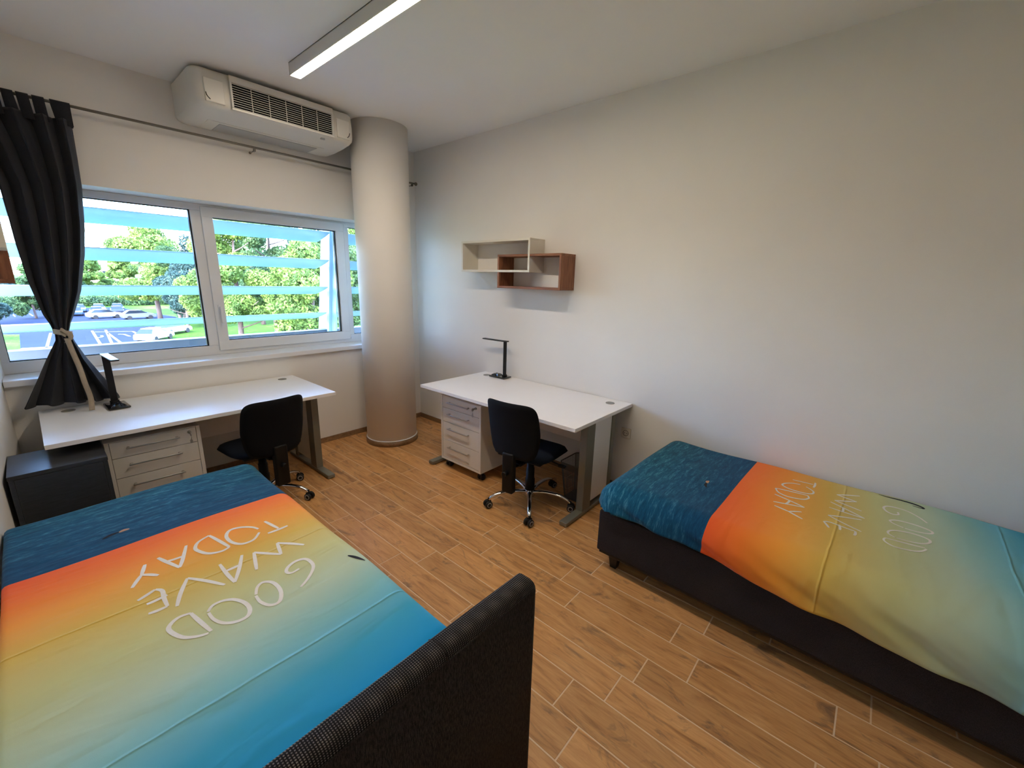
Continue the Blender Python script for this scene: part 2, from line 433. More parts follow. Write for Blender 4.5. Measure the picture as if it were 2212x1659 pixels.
def floor():
    pw, pl, g, th = .1549, .6235, .0022, .004
    known = {0: .586, 1: .085, 2: .564, 3: .515, 4: .344, 5: .476, 6: .371}
    r = random.Random(3)
    bm = B(); cl = bm.loops.layers.float_color.new('plank')
    for row in range(-10, 15):
        x0 = .965+row*pw; x1 = x0+pw
        if x1 < -.45 or x0 > XR+.02: continue
        off = known.get(row, r.random()*pl)
        k0 = math.floor((YB-off)/pl)-1
        y = off+k0*pl
        while y < YW:
            a, b = max(y, YB), min(y+pl, YW)
            if b-a > .02:
                xa, xb = max(x0, -.44)+g, min(x1, XR)-g; ya, yb = a+g, b-g
                if xb > xa:
                    e = .0012
                    n0 = len(bm.faces)
                    top = [bm.verts.new(p) for p in ((xa+e, ya+e, 0), (xb-e, ya+e, 0), (xb-e, yb-e, 0), (xa+e, yb-e, 0))]
                    bot = [bm.verts.new(p) for p in ((xa, ya, -th), (xb, ya, -th), (xb, yb, -th), (xa, yb, -th))]
                    fs = [bm.faces.new(top)]
                    for i in range(4): fs.append(bm.faces.new((bot[i], bot[(i+1) % 4], top[(i+1) % 4], top[i])))
                    col = (r.random(), r.random(), r.random(), 1)
                    for f in fs:
                        for l in f.loops: l[cl] = col
            y += pl
    # slab with grout on top
    n0 = set(bm.faces)
    bx(bm, -.45, XR+.15, YB, YO-.02, -.2, -.0012)
    for f in bm.faces:
        if f not in n0: f.material_index = 1
    o = fin(bm, 'floor', [M['floor'], M['grout']]); tag(o, kind='structure'); return o
floor()
def struct(name, bm, m, parent=None):
    o = fin(bm, name, m, parent)
    if parent is None: o['kind'] = 'structure'
    return o
bm = B(); bx(bm, -.6, XR+.15, YB-.15, YO, HC, HC+.15); struct('ceiling', bm, M['ceiling'])
bm = B(); bx(bm, XR, XR+.15, YB-.15, YO, -.2, HC); struct('wall_right', bm, M['wall'])
bm = B(); extr(bm, [(xl(YO), YO), (xl(YB-.15), YB-.15), (xl(YB-.15)-.15, YB-.15), (xl(YO)-.3, YO)], 'z', -.2, HC); struct('wall_left', bm, M['wall'])
bm = B()
bx(bm, -.3, XR, YW, YO, -.2, WZ0-.002)
bx(bm, -.3, XR, YW, YO, WZ1, HC)
bx(bm, WX1, XR, YW, YO, WZ0-.002, WZ1)
struct('wall_window', bm, M['wall'])
# back wall with a door
bm = B(); dx0, dx1 = .95, 1.83
bx(bm, xl(YB), dx0, YB-.15, YB, -.2, HC); bx(bm, dx1, XR, YB-.15, YB, -.2, HC); bx(bm, dx0, dx1, YB-.15, YB, 2.08, HC)
struct('wall_back', bm, M['wall'])
d = empty('door_1', ((dx0+dx1)/2, YB, 0)); d['kind'] = 'structure'
bm = B(); bx(bm, -.435, .435, -.06, -.02, .005, 2.075, .003); fin(bm, 'door_leaf', M['doorwood'], d)
bm = B(); cyl(bm, (-.36, -.02, 1.03), (-.36, .045, 1.03), .011); cyl(bm, (-.36, .04, 1.03), (-.24, .04, 1.03), .010); fin(bm, 'door_handle', M['alu'], d)
# skirting
SK = .052
bm = B(); bx(bm, xl(YW)+.01, XR-.008, YW-.009, YW, 0, SK, .001); struct('baseboard_window', bm, M['skirt'])
bm = B(); bx(bm, XR-.009, XR, YB, YW, 0, SK, .001); struct('baseboard_right', bm, M['skirt'])
bm = B(); extr(bm, [(xl(YW-.01), YW-.01), (xl(YW-.01)+.009, YW-.01), (xl(YB)+.009, YB), (xl(YB), YB)], 'z', 0, SK); struct('baseboard_left', bm, M['skirt'])
bm = B(); bx(bm, xl(YB)+.01, dx0, YB, YB+.009, 0, SK, .001); bx(bm, dx1, XR-.01, YB, YB+.009, 0, SK, .001); struct('baseboard_back', bm, M['skirt'])

# round column
CX, CY, CR = 2.316, 3.629, .248
c = empty('round_column', (CX, CY, 0)); tag(c, 'white round concrete column in the far corner with wood-look base ring', 'column', kind='structure')
bm = B(); lathe(bm, [(CR, 0), (CR, HC)], seg=96); fin(bm, 'shaft', M['wall'], c)
bm = B(); lathe(bm, [(CR+.004, 0), (CR+.011, 0), (CR+.011, SK-.002), (CR+.002, SK)], seg=64); fin(bm, 'base_ring', M['skirt'], c)
bm = B(); lathe(bm, [(CR+.001, SK-.001), (CR+.008, SK), (CR+.003, SK+.006), (CR+.001, SK+.007)], seg=64); fin(bm, 'sealant_bead', M['pvc'], c)

# ------------------------------------------------------------------ window
FY0, FY1 = 4.225, 4.30
def window():
    w = empty('window_1', (1.3, FY0, WZ0)); w['kind'] = 'structure'
    off = Vector((-1.3, -FY0, -WZ0))
    def P(name, bm, m, par=w):
        bmesh.ops.translate(bm, vec=off, verts=bm.verts); return fin(bm, name, m, par)
    X0 = xl(FY0)-.02
    z0, z1 = .955, WZ1
    bm = B()
    bx(bm, X0, WX1, FY0, FY1, z1-.05, z1, .004); bx(bm, X0, WX1, FY0, FY1, z0, 1.034, .004)
    bx(bm, X0, X0+.055, FY0, FY1, 1.034, z1-.05); bx(bm, WX1-.05, WX1, FY0, FY1, 1.034, z1-.05)
    bx(bm, .977, 1.046, FY0, FY1, 1.034, z1-.05, .004); bx(bm, 2.239, 2.288, FY0, FY1, 1.034, z1-.05, .004)
    P('window_frame', bm, M['pvc'])
    # sash, proud of the frame
    sx0, sx1, sz0, sz1, gx0, gx1, gz0, gz1 = 1.044, 2.236, .990, 2.148, 1.122, 2.152, 1.072, 2.070
    ys = FY0-.016
    bm = B()
    bx(bm, sx0, sx1, ys, FY1-.012, gz1, sz1, .005); bx(bm, sx0, sx1, ys, FY1-.012, sz0, gz0, .005)
    bx(bm, sx0, gx0, ys, FY1-.012, gz0-.003, gz1+.003, .005); bx(bm, gx1, sx1, ys, FY1-.012, gz0-.003, gz1+.003, .005)
    sash = P('casement_sash', bm, M['pvc'])
    def gask(x0, x1, z0, z1, y0, par, t=.006):
        bm = B()
        bx(bm, x0, x1, y0, y0+.03, z1-t, z1); bx(bm, x0, x1, y0, y0+.03, z0, z0+t)
        bx(bm, x0, x0+t*.5, y0, y0+.03, z0+t, z1-t); bx(bm, x1-t*1.6, x1, y0, y0+.03, z0+t, z1-t)
        P('gasket', bm, M['gasket'], par)
    def pane(x0, x1, z0, z1, y, par):
        bm = B(); bx(bm, x0, x1, y, y+.004, z0, z1); P('glass_pane', bm, M['glass'], par)
    gask(X0+.055, .977, 1.034, z1-.05, FY0+.018, w); pane(X0+.055, .977, 1.034, z1-.05, FY0+.035, w)
    gask(gx0, gx1, gz0, gz1, FY0+.006, sash); pane(gx0, gx1, gz0, gz1, FY0+.022, sash)
    gask(2.288, WX1-.05, 1.034, z1-.05, FY0+.018, w, .004); pane(2.288, WX1-.05, 1.034, z1-.05, FY0+.035, w)
    # handle
    bm = B(); bx(bm, 1.070, 1.098, ys-.010, ys, 1.30, 1.375, .004)
    cyl(bm, (1.084, ys-.01, 1.352), (1.084, ys-.045, 1.352), .010)
    bx(bm, 1.074, 1.094, ys-.055, ys-.038, 1.225, 1.362, .006)
    P('window_handle', bm, M['pvc'], sash)
    # hinge cap lower right
    bm = B(); cyl(bm, (2.236, ys+.004, .992), (2.236, ys+.004, 1.03), .008); cyl(bm, (2.236, ys+.004, 2.06), (2.236, ys+.004, 2.14), .008); P('hinge', bm, M['pvc'], sash)
    # sill board
    bm = B(); bx(bm, xl(YW)+.003, WX1-.002, YW-.035, FY0+.03, WZ0, z0, .005, 3); P('window_sill', bm, M['sill'])
window()

# ------------------------------------------------------------------ outside sun louvres (seen through the window)
def louvre_bank(x0, x1, label, group, zs):
    root = empty('sun_louvre', ((x0+x1)/2, 4.86, 1.2)); tag(root, label, 'sun louvre')
    for (y, z) in zs:
        bm = B(); n = 18; pts = []
        for i in range(n):
            a = 2*PI*i/n
            px, pz = .185*math.cos(a), .018*math.sin(a)*(1 if math.sin(a) > 0 else .7)
            t = math.radians(-14)
            pts.append((y+px*math.cos(t)-pz*math.sin(t), z+px*math.sin(t)+pz*math.cos(t)))
        extr(bm, pts, 'x', x0, x1, True)
        bmesh.ops.translate(bm, vec=(-(x0+x1)/2, -4.86, -1.2), verts=bm.verts); fin(bm, 'louvre_blade', M['louver'], root)
    return root
BL = [(4.72, 2.334), (4.78, 2.045), (4.85, 1.757), (4.92, 1.468), (5.0, 1.178)]  # first blade is out of view, added for the shade it casts
louvre_bank(-1.6, 2.29, 'wide bank of pale sun louvres outside the two large window panes', '', BL)
louvre_bank(2.45, 4.6, 'short bank of pale sun louvres seen in the narrow pane beside the column', '', BL)
p = empty('louvre_post', (2.40, 4.9, 0)); tag(p, 'pale blue-grey steel post carrying the sun louvres outside the opening window', 'post')
bm = B()
extr(bm, [(4.86, .9), (5.30, .9), (4.90, 2.6), (4.55, 2.6)], 'x', 2.335, 2.345); bmesh.ops.translate(bm, vec=(-2.35, -4.9, 0), verts=bm.verts)
fin(bm, 'web_plate', M['louver'], p)
bm = B()
extr(bm, [(5.02, .5), (5.07, .5), (4.70, 2.62), (4.65, 2.62)], 'x', 2.30, 2.40); bmesh.ops.translate(bm, vec=(-2.35, -4.9, 0), verts=bm.verts)
fin(bm, 'flange', M['louver'], p)
bm = B(); bx(bm, -1.8, 5.0, 5.0, 5.12, .93, 1.005, .004); tag(fin(bm, 'louvre_rail', M['bollard']), 'dark grey horizontal rail outside, below the lowest louvre', 'rail')
# outer face of the building below and above the window
bm = B(); bx(bm, -6, 9, YO+.002, YO+.06, -6, WZ0-.03); bx(bm, -6, 9, YO+.002, YO+.06, WZ1+.03, 4.2); struct('wall_facade', bm, M['facade'])

# ------------------------------------------------------------------ air conditioner
def aircon():
    a = empty('air_conditioner', (1.465, YW, HC-.27)); tag(a, 'white ceiling-mounted air conditioner with dark grille above the window', 'air conditioner')
    ox, oy, oz = 1.465, YW, HC-.27
    prof = [(YW-.004, 2.898), (3.510, 2.898), (3.490, 2.880), (3.476, 2.80), (3.474, 2.715), (3.486, 2.690), (3.53, 2.676), (3.64, 2.662), (3.80, 2.652), (3.93, 2.652), (YW-.004, 2.665)]
    cyc, czc = 3.80, 2.80
    st = [(.925, .84), (.932, .91), (.945, .96), (.965, .99), (.99, 1), (1.94, 1), (1.965, .99), (1.985, .96), (1.998, .91), (2.004, .84)]
    bm = B(); rings = []
    for x, s in st:
        ring = []
        for (y, z) in prof:
            yy = YW-.004-(YW-.004-y)*s if y < YW-.01 else y
            zz = 2.898-(2.898-z)*(s if z < 2.89 else 1)
            ring.append(bm.verts.new((x-ox, yy-oy, zz-oz)))
        rings.append(ring)
    n = len(prof)
    for i in range(len(rings)-1):
        for k in range(n):
            f = bm.faces.new((rings[i][k], rings[i][(k+1) % n], rings[i+1][(k+1) % n], rings[i+1][k])); f.smooth = True
    bm.faces.new(rings[0]); bm.faces.new(rings[-1])
    fin(bm, 'casing', M['acwhite'], a)
    def P(name, bm, m, par=a):
        bmesh.ops.translate(bm, vec=(-ox, -oy, -oz), verts=bm.verts); return fin(bm, name, m, par)
    yf = 3.472
    bm = B(); bx(bm, 1.135, 1.80, yf-.004, yf+.02, 2.700, 2.842); P('grille_shade_block', bm, M['acdark'])  # solid black block, shade of the vent opening put into its colour
    bm = B()
    N = 10
    for k in range(N+1):
        z = 2.702+k*(.139/N); bx(bm, 1.132, 1.803, yf-.010, yf-.0035, z-.0012, z+.0012)
    for k in range(1, 6):
        x = 1.135+k*.665/6; bx(bm, x-.0014, x+.0014, yf-.010, yf-.003, 2.702, 2.841)
    P('grille', bm, M['acwhite'])
    bm = B(); bx(bm, 1.120, 1.815, yf-.010, yf+.01, 2.846, 2.888, .003); bx(bm, 1.120, 1.132, yf-.012, yf, 2.70, 2.847, .002); bx(bm, 1.803, 1.815, yf-.012, yf, 2.70, 2.847, .002)
    bx(bm, 1.12, 1.815, yf-.010, yf+.01, 2.686, 2.699, .003); P('front_panel', bm, M['acwhite'])
    for nm, x0, x1 in (('l', .975, 1.085), ('r', 1.845, 1.950)):
        bm = B(); bx(bm, x0, x1, yf-.006, yf+.012, 2.700, 2.835, .006, 3); P('side_cover', bm, M['acwhite'])
        bm = B(); xx = x0+.004 if nm == 'l' else x1-.004
        s = 1 if nm == 'l' else -1
        sweep(bm, catmull([(xx, yf-.008, 2.748), (xx+s*.006, yf-.008, 2.728), (xx+s*.022, yf-.008, 2.712)], 5), .0022, 6); P('notch_shade_line', bm, M['acdark'])  # raised black line painted in as the shade of a notch
    bm = B(); extr(bm, [(3.74, 2.649), (3.925, 2.6475), (3.925, 2.656), (3.74, 2.660)], 'x', 1.115, 1.80); P('intake_panel', bm, M['acgrey'])
    bm = B(); extr(bm, [(3.71, 2.6535), (3.93, 2.6500), (3.93, 2.656), (3.71, 2.660)], 'x', 1.04, 1.845); P('service_panel', bm, M['acwhite'])
    bm = B(); bx(bm, 1.735, 1.765, 3.52, 3.535, 2.668, 2.680); P('status_display', bm, M['acgrey'])
    bm = B(); bx(bm, 1.02, 1.90, 3.60, YW-.01, 2.890, HC, .002); P('mounting_bracket', bm, M['acgrey'])
aircon()

# ------------------------------------------------------------------ linear ceiling light
l = empty('ceiling_light', (1.365, 1.85, HC)); tag(l, 'long slim white linear ceiling light glowing warm white', 'ceiling light')
bm = B(); bx(bm, -.034, -.030, -1.2, 1.2, -.070, 0); bx(bm, .030, .034, -1.2, 1.2, -.070, 0); bx(bm, -.034, .034, -1.2, 1.2, -.004, 0)
bx(bm, -.034, .034, 1.197, 1.2, -.070, 0); bx(bm, -.034, .034, -1.2, -1.197, -.070, 0)
fin(bm, 'housing', M['profile'], l)
bm = B(); bx(bm, -.030, .030, -1.197, 1.197, -.071, -.066, .002); fin(bm, 'diffuser', M['led'], l)

# ------------------------------------------------------------------ curtain rod, curtain
YR, ZR = 3.905, 2.590
r = empty('curtain_rod', (1.37, YR, ZR)); tag(r, 'thin brushed metal curtain rod running along the window wall', 'curtain rod')
bm = B(); cyl(bm, (-1.525, 0, 0), (1.52, 0, 0), .0085, seg=16); fin(bm, 'rod', M['rod'], r)
bm = B(); lathe(bm, [(.011, 0), (.013, .004), (.017, .012), (.018, .02), (.012, .028), (.004, .03)], (1.52, 0, 0), 20, mtx=Matrix.Rotation(PI/2, 3, 'Y')); fin(bm, 'finial', M['rod'], r)
for x in (.012, 1.49):
    bm = B(); cyl(bm, (x, 0, -.022), (x, YW-YR-.002, -.022), .004, seg=12); cyl(bm, (x, YW-YR-.008, -.022), (x, YW-YR, -.022), .009, seg=16); bx(bm, x-.006, x+.006, -.014, .014, -.03, -.0085, .002); fin(bm, 'bracket', M['rod'], r)
def lerp_tab(tab, z):
    for (z0, a), (z1, b) in zip(tab, tab[1:]):
        if z0 >= z >= z1:
            t = (z0-z)/(z0-z1); t = t*t*(3-2*t) if False else t
            return a+(b-a)*t
    return tab[0][1] if z > tab[0][0] else tab[-1][1]
def curtain():
    c = empty('curtain', (.15, YR, ZR)); tag(c, 'charcoal tab-top curtain tied in the middle beside the window', 'curtain')
    Lt = [(2.51, -.10), (2.3, -.03), (2.1, .015), (1.9, .022), (1.79, .024), (1.553, .038), (1.36, .068), (1.30, .088), (1.24, .100), (1.19, .096), (1.076, .035), (.95, -.025), (.80, -.098), (.75, -.118)]
    Rt = [(2.51, .380), (2.3, .374), (2.14, .366), (1.9, .340), (1.728, .312), (1.5, .258), (1.36, .205), (1.30, .178), (1.24, .160), (1.19, .178), (1.076, .214), (.95, .268), (.80, .335), (.75, .350)]
    bm = B(); NS, NZ = 150, 110; z0, z1 = 2.505, .782
    grid = []
    for j in range(NZ+1):
        f = j/NZ; z = z0+(z1-z0)*f
        Lx, Rx = lerp_tab(Lt, z), lerp_tab(Rt, z)
        w = Rx-Lx
        row = []
        pinch = math.exp(-((z-1.235)/.14)**2)
        for i in range(NS+1):
            s = i/NS
            ph = 2*PI*4.7*s + 1.1*math.sin(6*s+1.0) + .35*math.sin(z*1.6+s*9)
            amp = (.040*(1-.75*pinch))*(.65+.5*math.sin(3.3*s*PI+.7)**2)*(1 if z > 1.24 else 1.15)
            y = -.012 - amp*math.sin(ph) - .035*pinch*math.sin(PI*s)
            x = Lx+w*s + .012*(1-pinch)*math.sin(2*ph)*(.4 if z > 1.24 else .6)
            zz = z + (0.012*math.sin(ph+1) if j == NZ else 0)*.6 - .02*(s-.5)*f*(1 if z < 1.2 else 0)
            row.append(bm.verts.new((x-.15, y, zz-ZR)))
        grid.append(row)
    for j in range(NZ):
        for i in range(NS):
            f = bm.faces.new((grid[j][i], grid[j][i+1], grid[j+1][i+1], grid[j+1][i])); f.smooth = True
    o = fin(bm, 'cloth', M['curtain'], c); md = o.modifiers.new('thick', 'SOLIDIFY'); md.thickness = .002
    # tabs over the rod
    for (x0, x1, xb0, xb1) in ((-.105, -.052, -.10, -.05), (-.02, .030, -.015, .035), (.055, .100, .06, .106), (.111, .156, .118, .168), (.166, .214, .176, .222), (.227, .275, .232, .280), (.297, .380, .312, .378)):
        bm = B(); path = []
        for k in range(9):
            a = PI*k/8
            path.append((-.0125*math.cos(a), .0125*math.sin(a)))
        path = [(-.018, -.12), (-.0135, -.05)]+path+[(.0135, -.05), (.012, -.12)]
        rows = []
        for (y, z) in path:
            t = max(0, -z/.12)
            rows.append([bm.verts.new((x0+(xb0-x0)*t-.15, y, z)), bm.verts.new((x1+(xb1-x1)*t-.15, y, z))])
        for q in range(len(rows)-1):
            f = bm.faces.new((rows[q][0], rows[q][1], rows[q+1][1], rows[q+1][0])); f.smooth = True
        o = fin(bm, 'hanging_tab', M['curtain'], c); md = o.modifiers.new('thick', 'SOLIDIFY'); md.thickness = .0025; md.offset = 1
    # tie tape: loop round the waist, knot and long hanging end
    bm = B()
    def tape(pts, w=.012, wid=(0, 0, 1)):
        P = catmull(pts, 6); wd = Vector(wid); A = []
        for k, p in enumerate(P):
            A.append((bm.verts.new(p-wd*w), bm.verts.new(p+wd*w)))
        for k in range(len(A)-1):
            f = bm.faces.new((A[k][0], A[k][1], A[k+1][1], A[k+1][0])); f.smooth = True
    ring = [(-.058, -.02, -1.335), (-.035, -.070, -1.338), (.0, -.084, -1.345), (.022, -.060, -1.352), (.028, -.015, -1.355)]
    tape(ring, .016)
    tape([(-.004, -.088, -1.338), (.012, -.100, -1.36), (.006, -.094, -1.385), (-.012, -.092, -1.40)], .012, (1, 0, .3))
    tape([(-.006, -.094, -1.375), (.004, -.110, -1.46), (.018, -.120, -1.56), (.026, -.130, -1.66), (.036, -.145, -1.76), (.030, -.152, -1.842)], .0135, (1, 0, 0))
    tape([(-.008, -.094, -1.36), (-.028, -.10, -1.335), (-.022, -.105, -1.318), (.0, -.098, -1.345)], .010, (.3, 0, 1))
    o = fin(bm, 'tie_tape', M['tape'], c); md = o.modifiers.new('thick', 'SOLIDIFY'); md.thickness = .0018
    o['label'] = 'beige cotton tie tape'
curtain()

# ------------------------------------------------------------------ desks
def desk(name_label, loc, rz, L=1.575, D=.806, legs=(.09, .09)):
    """local: x along width 0..L, y=0 back edge (wall), y=-D front edge"""
    d = empty('desk', loc, rz); tag(d, name_label, 'desk')
    bm = B(); bx(bm, 0, L, -D, 0, .715, .740, .0015); fin(bm, 'desktop', M['white_lam'], d)
    for x in (.13, L-.13):
        bm = B(); lathe(bm, [(.034, .738), (.034, .7425), (.030, .7435), (.027, .7425), (.001, .7425)], (x, -.115, 0), 28); fin(bm, 'cable_grommet', M['grommet'], d)
    for k, x in enumerate((.075, L-.075)):
        g = empty('leg_frame', (x, 0, 0), 0, d)
        s = 1 if k else -1
        bm = B()
        bx(bm, -.030, .030, -D+.035, -.04, .006, .036, .006, 3)               # foot
        bx(bm, -.028, .028, -D+.24, -D+.345, .036, .700, .004)               # front upright
        bx(bm, -.028, .028, -.215, -.165, .036, .700, .004)                    # rear upright
        bx(bm, -.025, .025, -D+.12, -.07, .690, .7145, .003)                   # top bearer
        ft = fin(bm, 'steel_frame', M['steel'], g)
        bm = B(); bx(bm, -.022, .022, -D+.346, -.216, .075, .690, .002); fin(bm, 'cover_panel', M['white_lam'], g)
        bm = B()
        cyl(bm, (0, -D+.075, 0), (0, -D+.075, .008), .018, seg=16); fin(bm, 'levelling_foot', M['blackpl'], g)
        bm = B(); cyl(bm, (0, -.08, 0), (0, -.08, .008), .018, seg=16); fin(bm, 'levelling_foot', M['blackpl'], g)
    bm = B(); bx(bm, .11, L-.11, -.150, -.132, .375, .700, .001); fin(bm, 'modesty_panel', M['white_lam'], d)
    bm = B(); bx(bm, .11, L-.11, -.30, -.27, .690, .7145); bx(bm, .11, L-.11, -D+.26, -D+.29, .690, .7145); fin(bm, 'cross_rail', M['steel'], d)
    return d
desk('white desk under the window with tied curtain at its left end', (-.052, 3.985, 0), 0, 1.572, .828)
# right desk: back edge on right wall (x=XR), front towards -x; local x runs -y
desk('white desk against the right wall below the box shelves', (XR-.006, 2.902, 0), -PI/2, 1.586, .806)

# ------------------------------------------------------------------ pedestals
def pedestal(label, loc, rz, W_=.455, D=.56, hide=None, wheels=True):
    """local: front face at y=0 facing -y, x 0..W, depth +y"""
    p = empty('drawer_pedestal', loc, rz); tag(p, label, 'drawer unit')
    z0, z1, t = .082, .668, .020
    bm = B()
    bx(bm, 0, t, 0, D, z0, z1, .001); bx(bm, W_-t, W_, 0, D, z0, z1, .001)
    bx(bm, t, W_-t, 0, D, z0, z0+t, .001); bx(bm, t, W_-t, .0, D, z1-.004, z1, .001); bx(bm, t, W_-t, D-.012, D, z0+t, z1-.005)
    bx(bm, t, W_-t, .03, .04, z0+t, z1-.005, mi=1)  # black sheet behind the fronts paints in the shade of the drawer gaps
    fin(bm, 'carcass', [M['ped'], M['gasket']], p)
    Z = [.663, .561, .435, .269, .1035]
    for k in range(4):
        d = empty('drawer', (W_/2, 0, (Z[k]+Z[k+1])/2), 0, p)
        h = (Z[k]-Z[k+1])/2-.0018
        bm = B(); bx(bm, -W_/2+t+.002, W_/2-t-.002, .002, .020, -h, h, .0012); fin(bm, 'drawer_front', M['ped'], d)
        zc = {0: .620, 1: .515, 2: .385, 3: .215}[k]-(Z[k]+Z[k+1])/2
        bm = B()
        hw = .128; xo = -.012
        bx(bm, xo-hw, xo+hw, -.030, -.022, zc-.0045, zc+.0045, .002)
        for sx in (-1, 1): bx(bm, xo+sx*(hw-.012)-.006, xo+sx*(hw-.012)+.006, -.027, .002, zc-.0040, zc+.0040, .0015)
        fin(bm, 'drawer_handle', M['alu'], d)
        if k == 0:
            bm = B(); cyl(bm, (W_/2-.058, .002, .024), (W_/2-.058, -.008, .024), .010, seg=18); fin(bm, 'lock', M['alu'], d)
            bm = B(); bx(bm, W_/2-.0595, W_/2-.0565, -.030, -.008, .018, .030); lathe(bm, [(.001, -.002), (.012, -.002), (.012, .002), (.001, .002)], (W_/2-.058, -.036, .020), 16, mtx=Matrix.Rotation(PI/2, 3, 'Y'))
            sweep(bm, [(W_/2-.058, -.034, .010), (W_/2-.056, -.036, -.006), (W_/2-.060, -.034, -.020)], .0022, 6); bx(bm, W_/2-.066, W_/2-.052, -.036, -.033, -.042, -.018, .002)
            fin(bm, 'key', M['alu'], d)
    for (x, y) in ((.045, .055), (W_-.045, .055), (.045, D-.06), (W_-.045, D-.06)):
        cs = empty('caster', (x, y, 0), 0, p)
        bm = B(); cyl(bm, (0, .0, .05), (0, 0, z0), .012, seg=12); bx(bm, -.012, .012, -.018, .020, .040, .066, .006); fin(bm, 'caster_fork', M['darkgrey'], cs)
        for sx in (-1, 1):
            bm = B(); lathe(bm, [(.010, -.008), (.025, -.008), (.027, -.004), (.027, .004), (.025, .008), (.010, .008)], (sx*.017, .004, .027), 22, mtx=Matrix.Rotation(PI/2, 3, 'Y')); fin(bm, 'wheel', M['tyre'], cs)
    return p
pedestal('white four-drawer rolling pedestal under the right desk with cool light on its front', (2.238, 2.737, 0), -PI/2, .492, .54)
pedestal('white drawer pedestal under the window desk beside the dark cabinet', (.168, 3.225, 0), 0, .456, .54)

# dark bedside cabinet
n = empty('bedside_cabinet', (-.015, 3.02, 0)); tag(n, 'dark anthracite bedside cabinet at the foot of the left bed', 'cabinet')
bm = B(); bx(bm, -.178, .178, 0, .36, .636, .656, .001); fin(bm, 'cabinet_top', M['cabinet'], n)
bm = B(); bx(bm, -.176, -.158, .002, .36, .045, .635, .001); bx(bm, .158, .176, .002, .36, .045, .635, .001); bx(bm, -.157, .157, .34, .358, .045, .635); bx(bm, -.157, .157, .004, .34, .045, .063); bx(bm, -.165, .165, .02, .15, .0, .045); fin(bm, 'cabinet_body', M['cabinet'], n)
bm = B(); bx(bm, -.157, .157, .002, .018, .060, .634, .0015); fin(bm, 'cabinet_back_panel', M['cabinet'], n)

# ------------------------------------------------------------------ desk lamps
def lamp(label, loc, rz, lift=.33, tilt=0):
    """base along local y; stem at local y=0; arm towards -y"""
    l = empty('desk_lamp', loc, rz); tag(l, label, 'desk lamp')
    bm = B(); bx(bm, -.056, .056, -.150, .040, .002, .017, .008, 3); fin(bm, 'base', M['blackgloss'], l)
    bm = B()
    P = [(-.040, -.135), (.038, -.140), (.044, -.050), (-.040, -.045)]
    g = 7; V = []
    rr = random.Random(5)
    for i in range(g+1):
        row = []
        for j in range(g+1):
            a, b_ = i/g, j/g
            x = -.042+.084*a; y = -.142+.095*b_
            e = min(a, 1-a, b_, 1-b_)*2
            z = .0165+.021*(e**.5)+rr.uniform(-.003, .003)*(e > 0)
            row.append(bm.verts.new((x+rr.uniform(-.003, .003), y+rr.uniform(-.003, .003), z if e > 0 else .0165)))
        V.append(row)
    for i in range(g):
        for j in range(g): bm.faces.new((V[i][j], V[i+1][j], V[i+1][j+1], V[i][j+1]))
    fin(bm, 'wrapped_cover', M['blackgloss'], l)
    bm = B(); cyl(bm, (-.024, 0, .024), (.024, 0, .024), .012, seg=18); bx(bm, -.016, .016, -.012, .012, .014, .028, .003); fin(bm, 'stem_joint', M['blackpl'], l)
    ht = .345
    bm = B(); bx(bm, -.019, .019, -.007, .007, .026, ht, .004, 3, mtx=Matrix.Rotation(tilt, 4, 'X')); fin(bm, 'stem', M['blackpl'], l)
    top = Matrix.Rotation(tilt, 3, 'X')@Vector((0, 0, ht))
    bm = B(); bx(bm, -.021, .021, top.y-lift, top.y+.030, top.z, top.z+.010, .004, 3); fin(bm, 'light_arm', M['satin'], l)
    bm = B(); bx(bm, -.014, .014, top.y-lift+.012, top.y-.05, top.z-.0012, top.z+.001); fin(bm, 'light_strip', M['acgrey'], l)
    return l
lamp('black folding LED desk lamp on the window desk in front of the curtain', (.300, 3.835, .740), math.radians(3), .30)
lamp('black folding LED desk lamp on the right desk near the corner', (2.866, 2.565, .740), PI+math.radians(2), .27)

# ------------------------------------------------------------------ box shelves
def shelf(label, loc, flip=1, D=.198, yb0=0, hidden=False):
    """origin at wall, box runs along +y ; flip=1 -> sticks out to -x"""
    s = empty('wall_shelf', loc); tag(s, label, 'wall shelf')
    ya, yb = (0, .313) if flip == 1 else (.460, 0)
    f = -1 if flip == 1 else 1
    def box(name, y0, y1, z0, z1, m, mh, t=.018, d=D, skip=None):
        bm = B()
        xs = sorted((0, f*d))
        bx(bm, xs[0], xs[1], y0, y1, z1-t, z1, .0008, mi=0); bx(bm, xs[0], xs[1], y0, y1, z0, z0+t, .0008, mi=0)
        bx(bm, xs[0], xs[1], y0, y0+t, z0+t, z1-t, .0008, mi=1); bx(bm, xs[0], xs[1], y1-t, y1, z0+t, z1-t, .0008, mi=1)
        return fin(bm, name, [mh, m], s)
    box('walnut_box', ya, ya+.668, 0, .280, M['walnut'], M['walnut_h'])
    box('white_box', yb, yb+.815, .135, .405, M['shelfwhite'], M['shelfwhite'], d=D+.0012)
    return s
shelf('interlocking white and walnut box shelf on the right wall above the desk', (XR-.0005, 1.915, 1.570))
sl = shelf('white and walnut box shelf on the left wall, cut off by the frame edge', (xl(3.52)+.002, 2.39, 1.570), -1, .178)

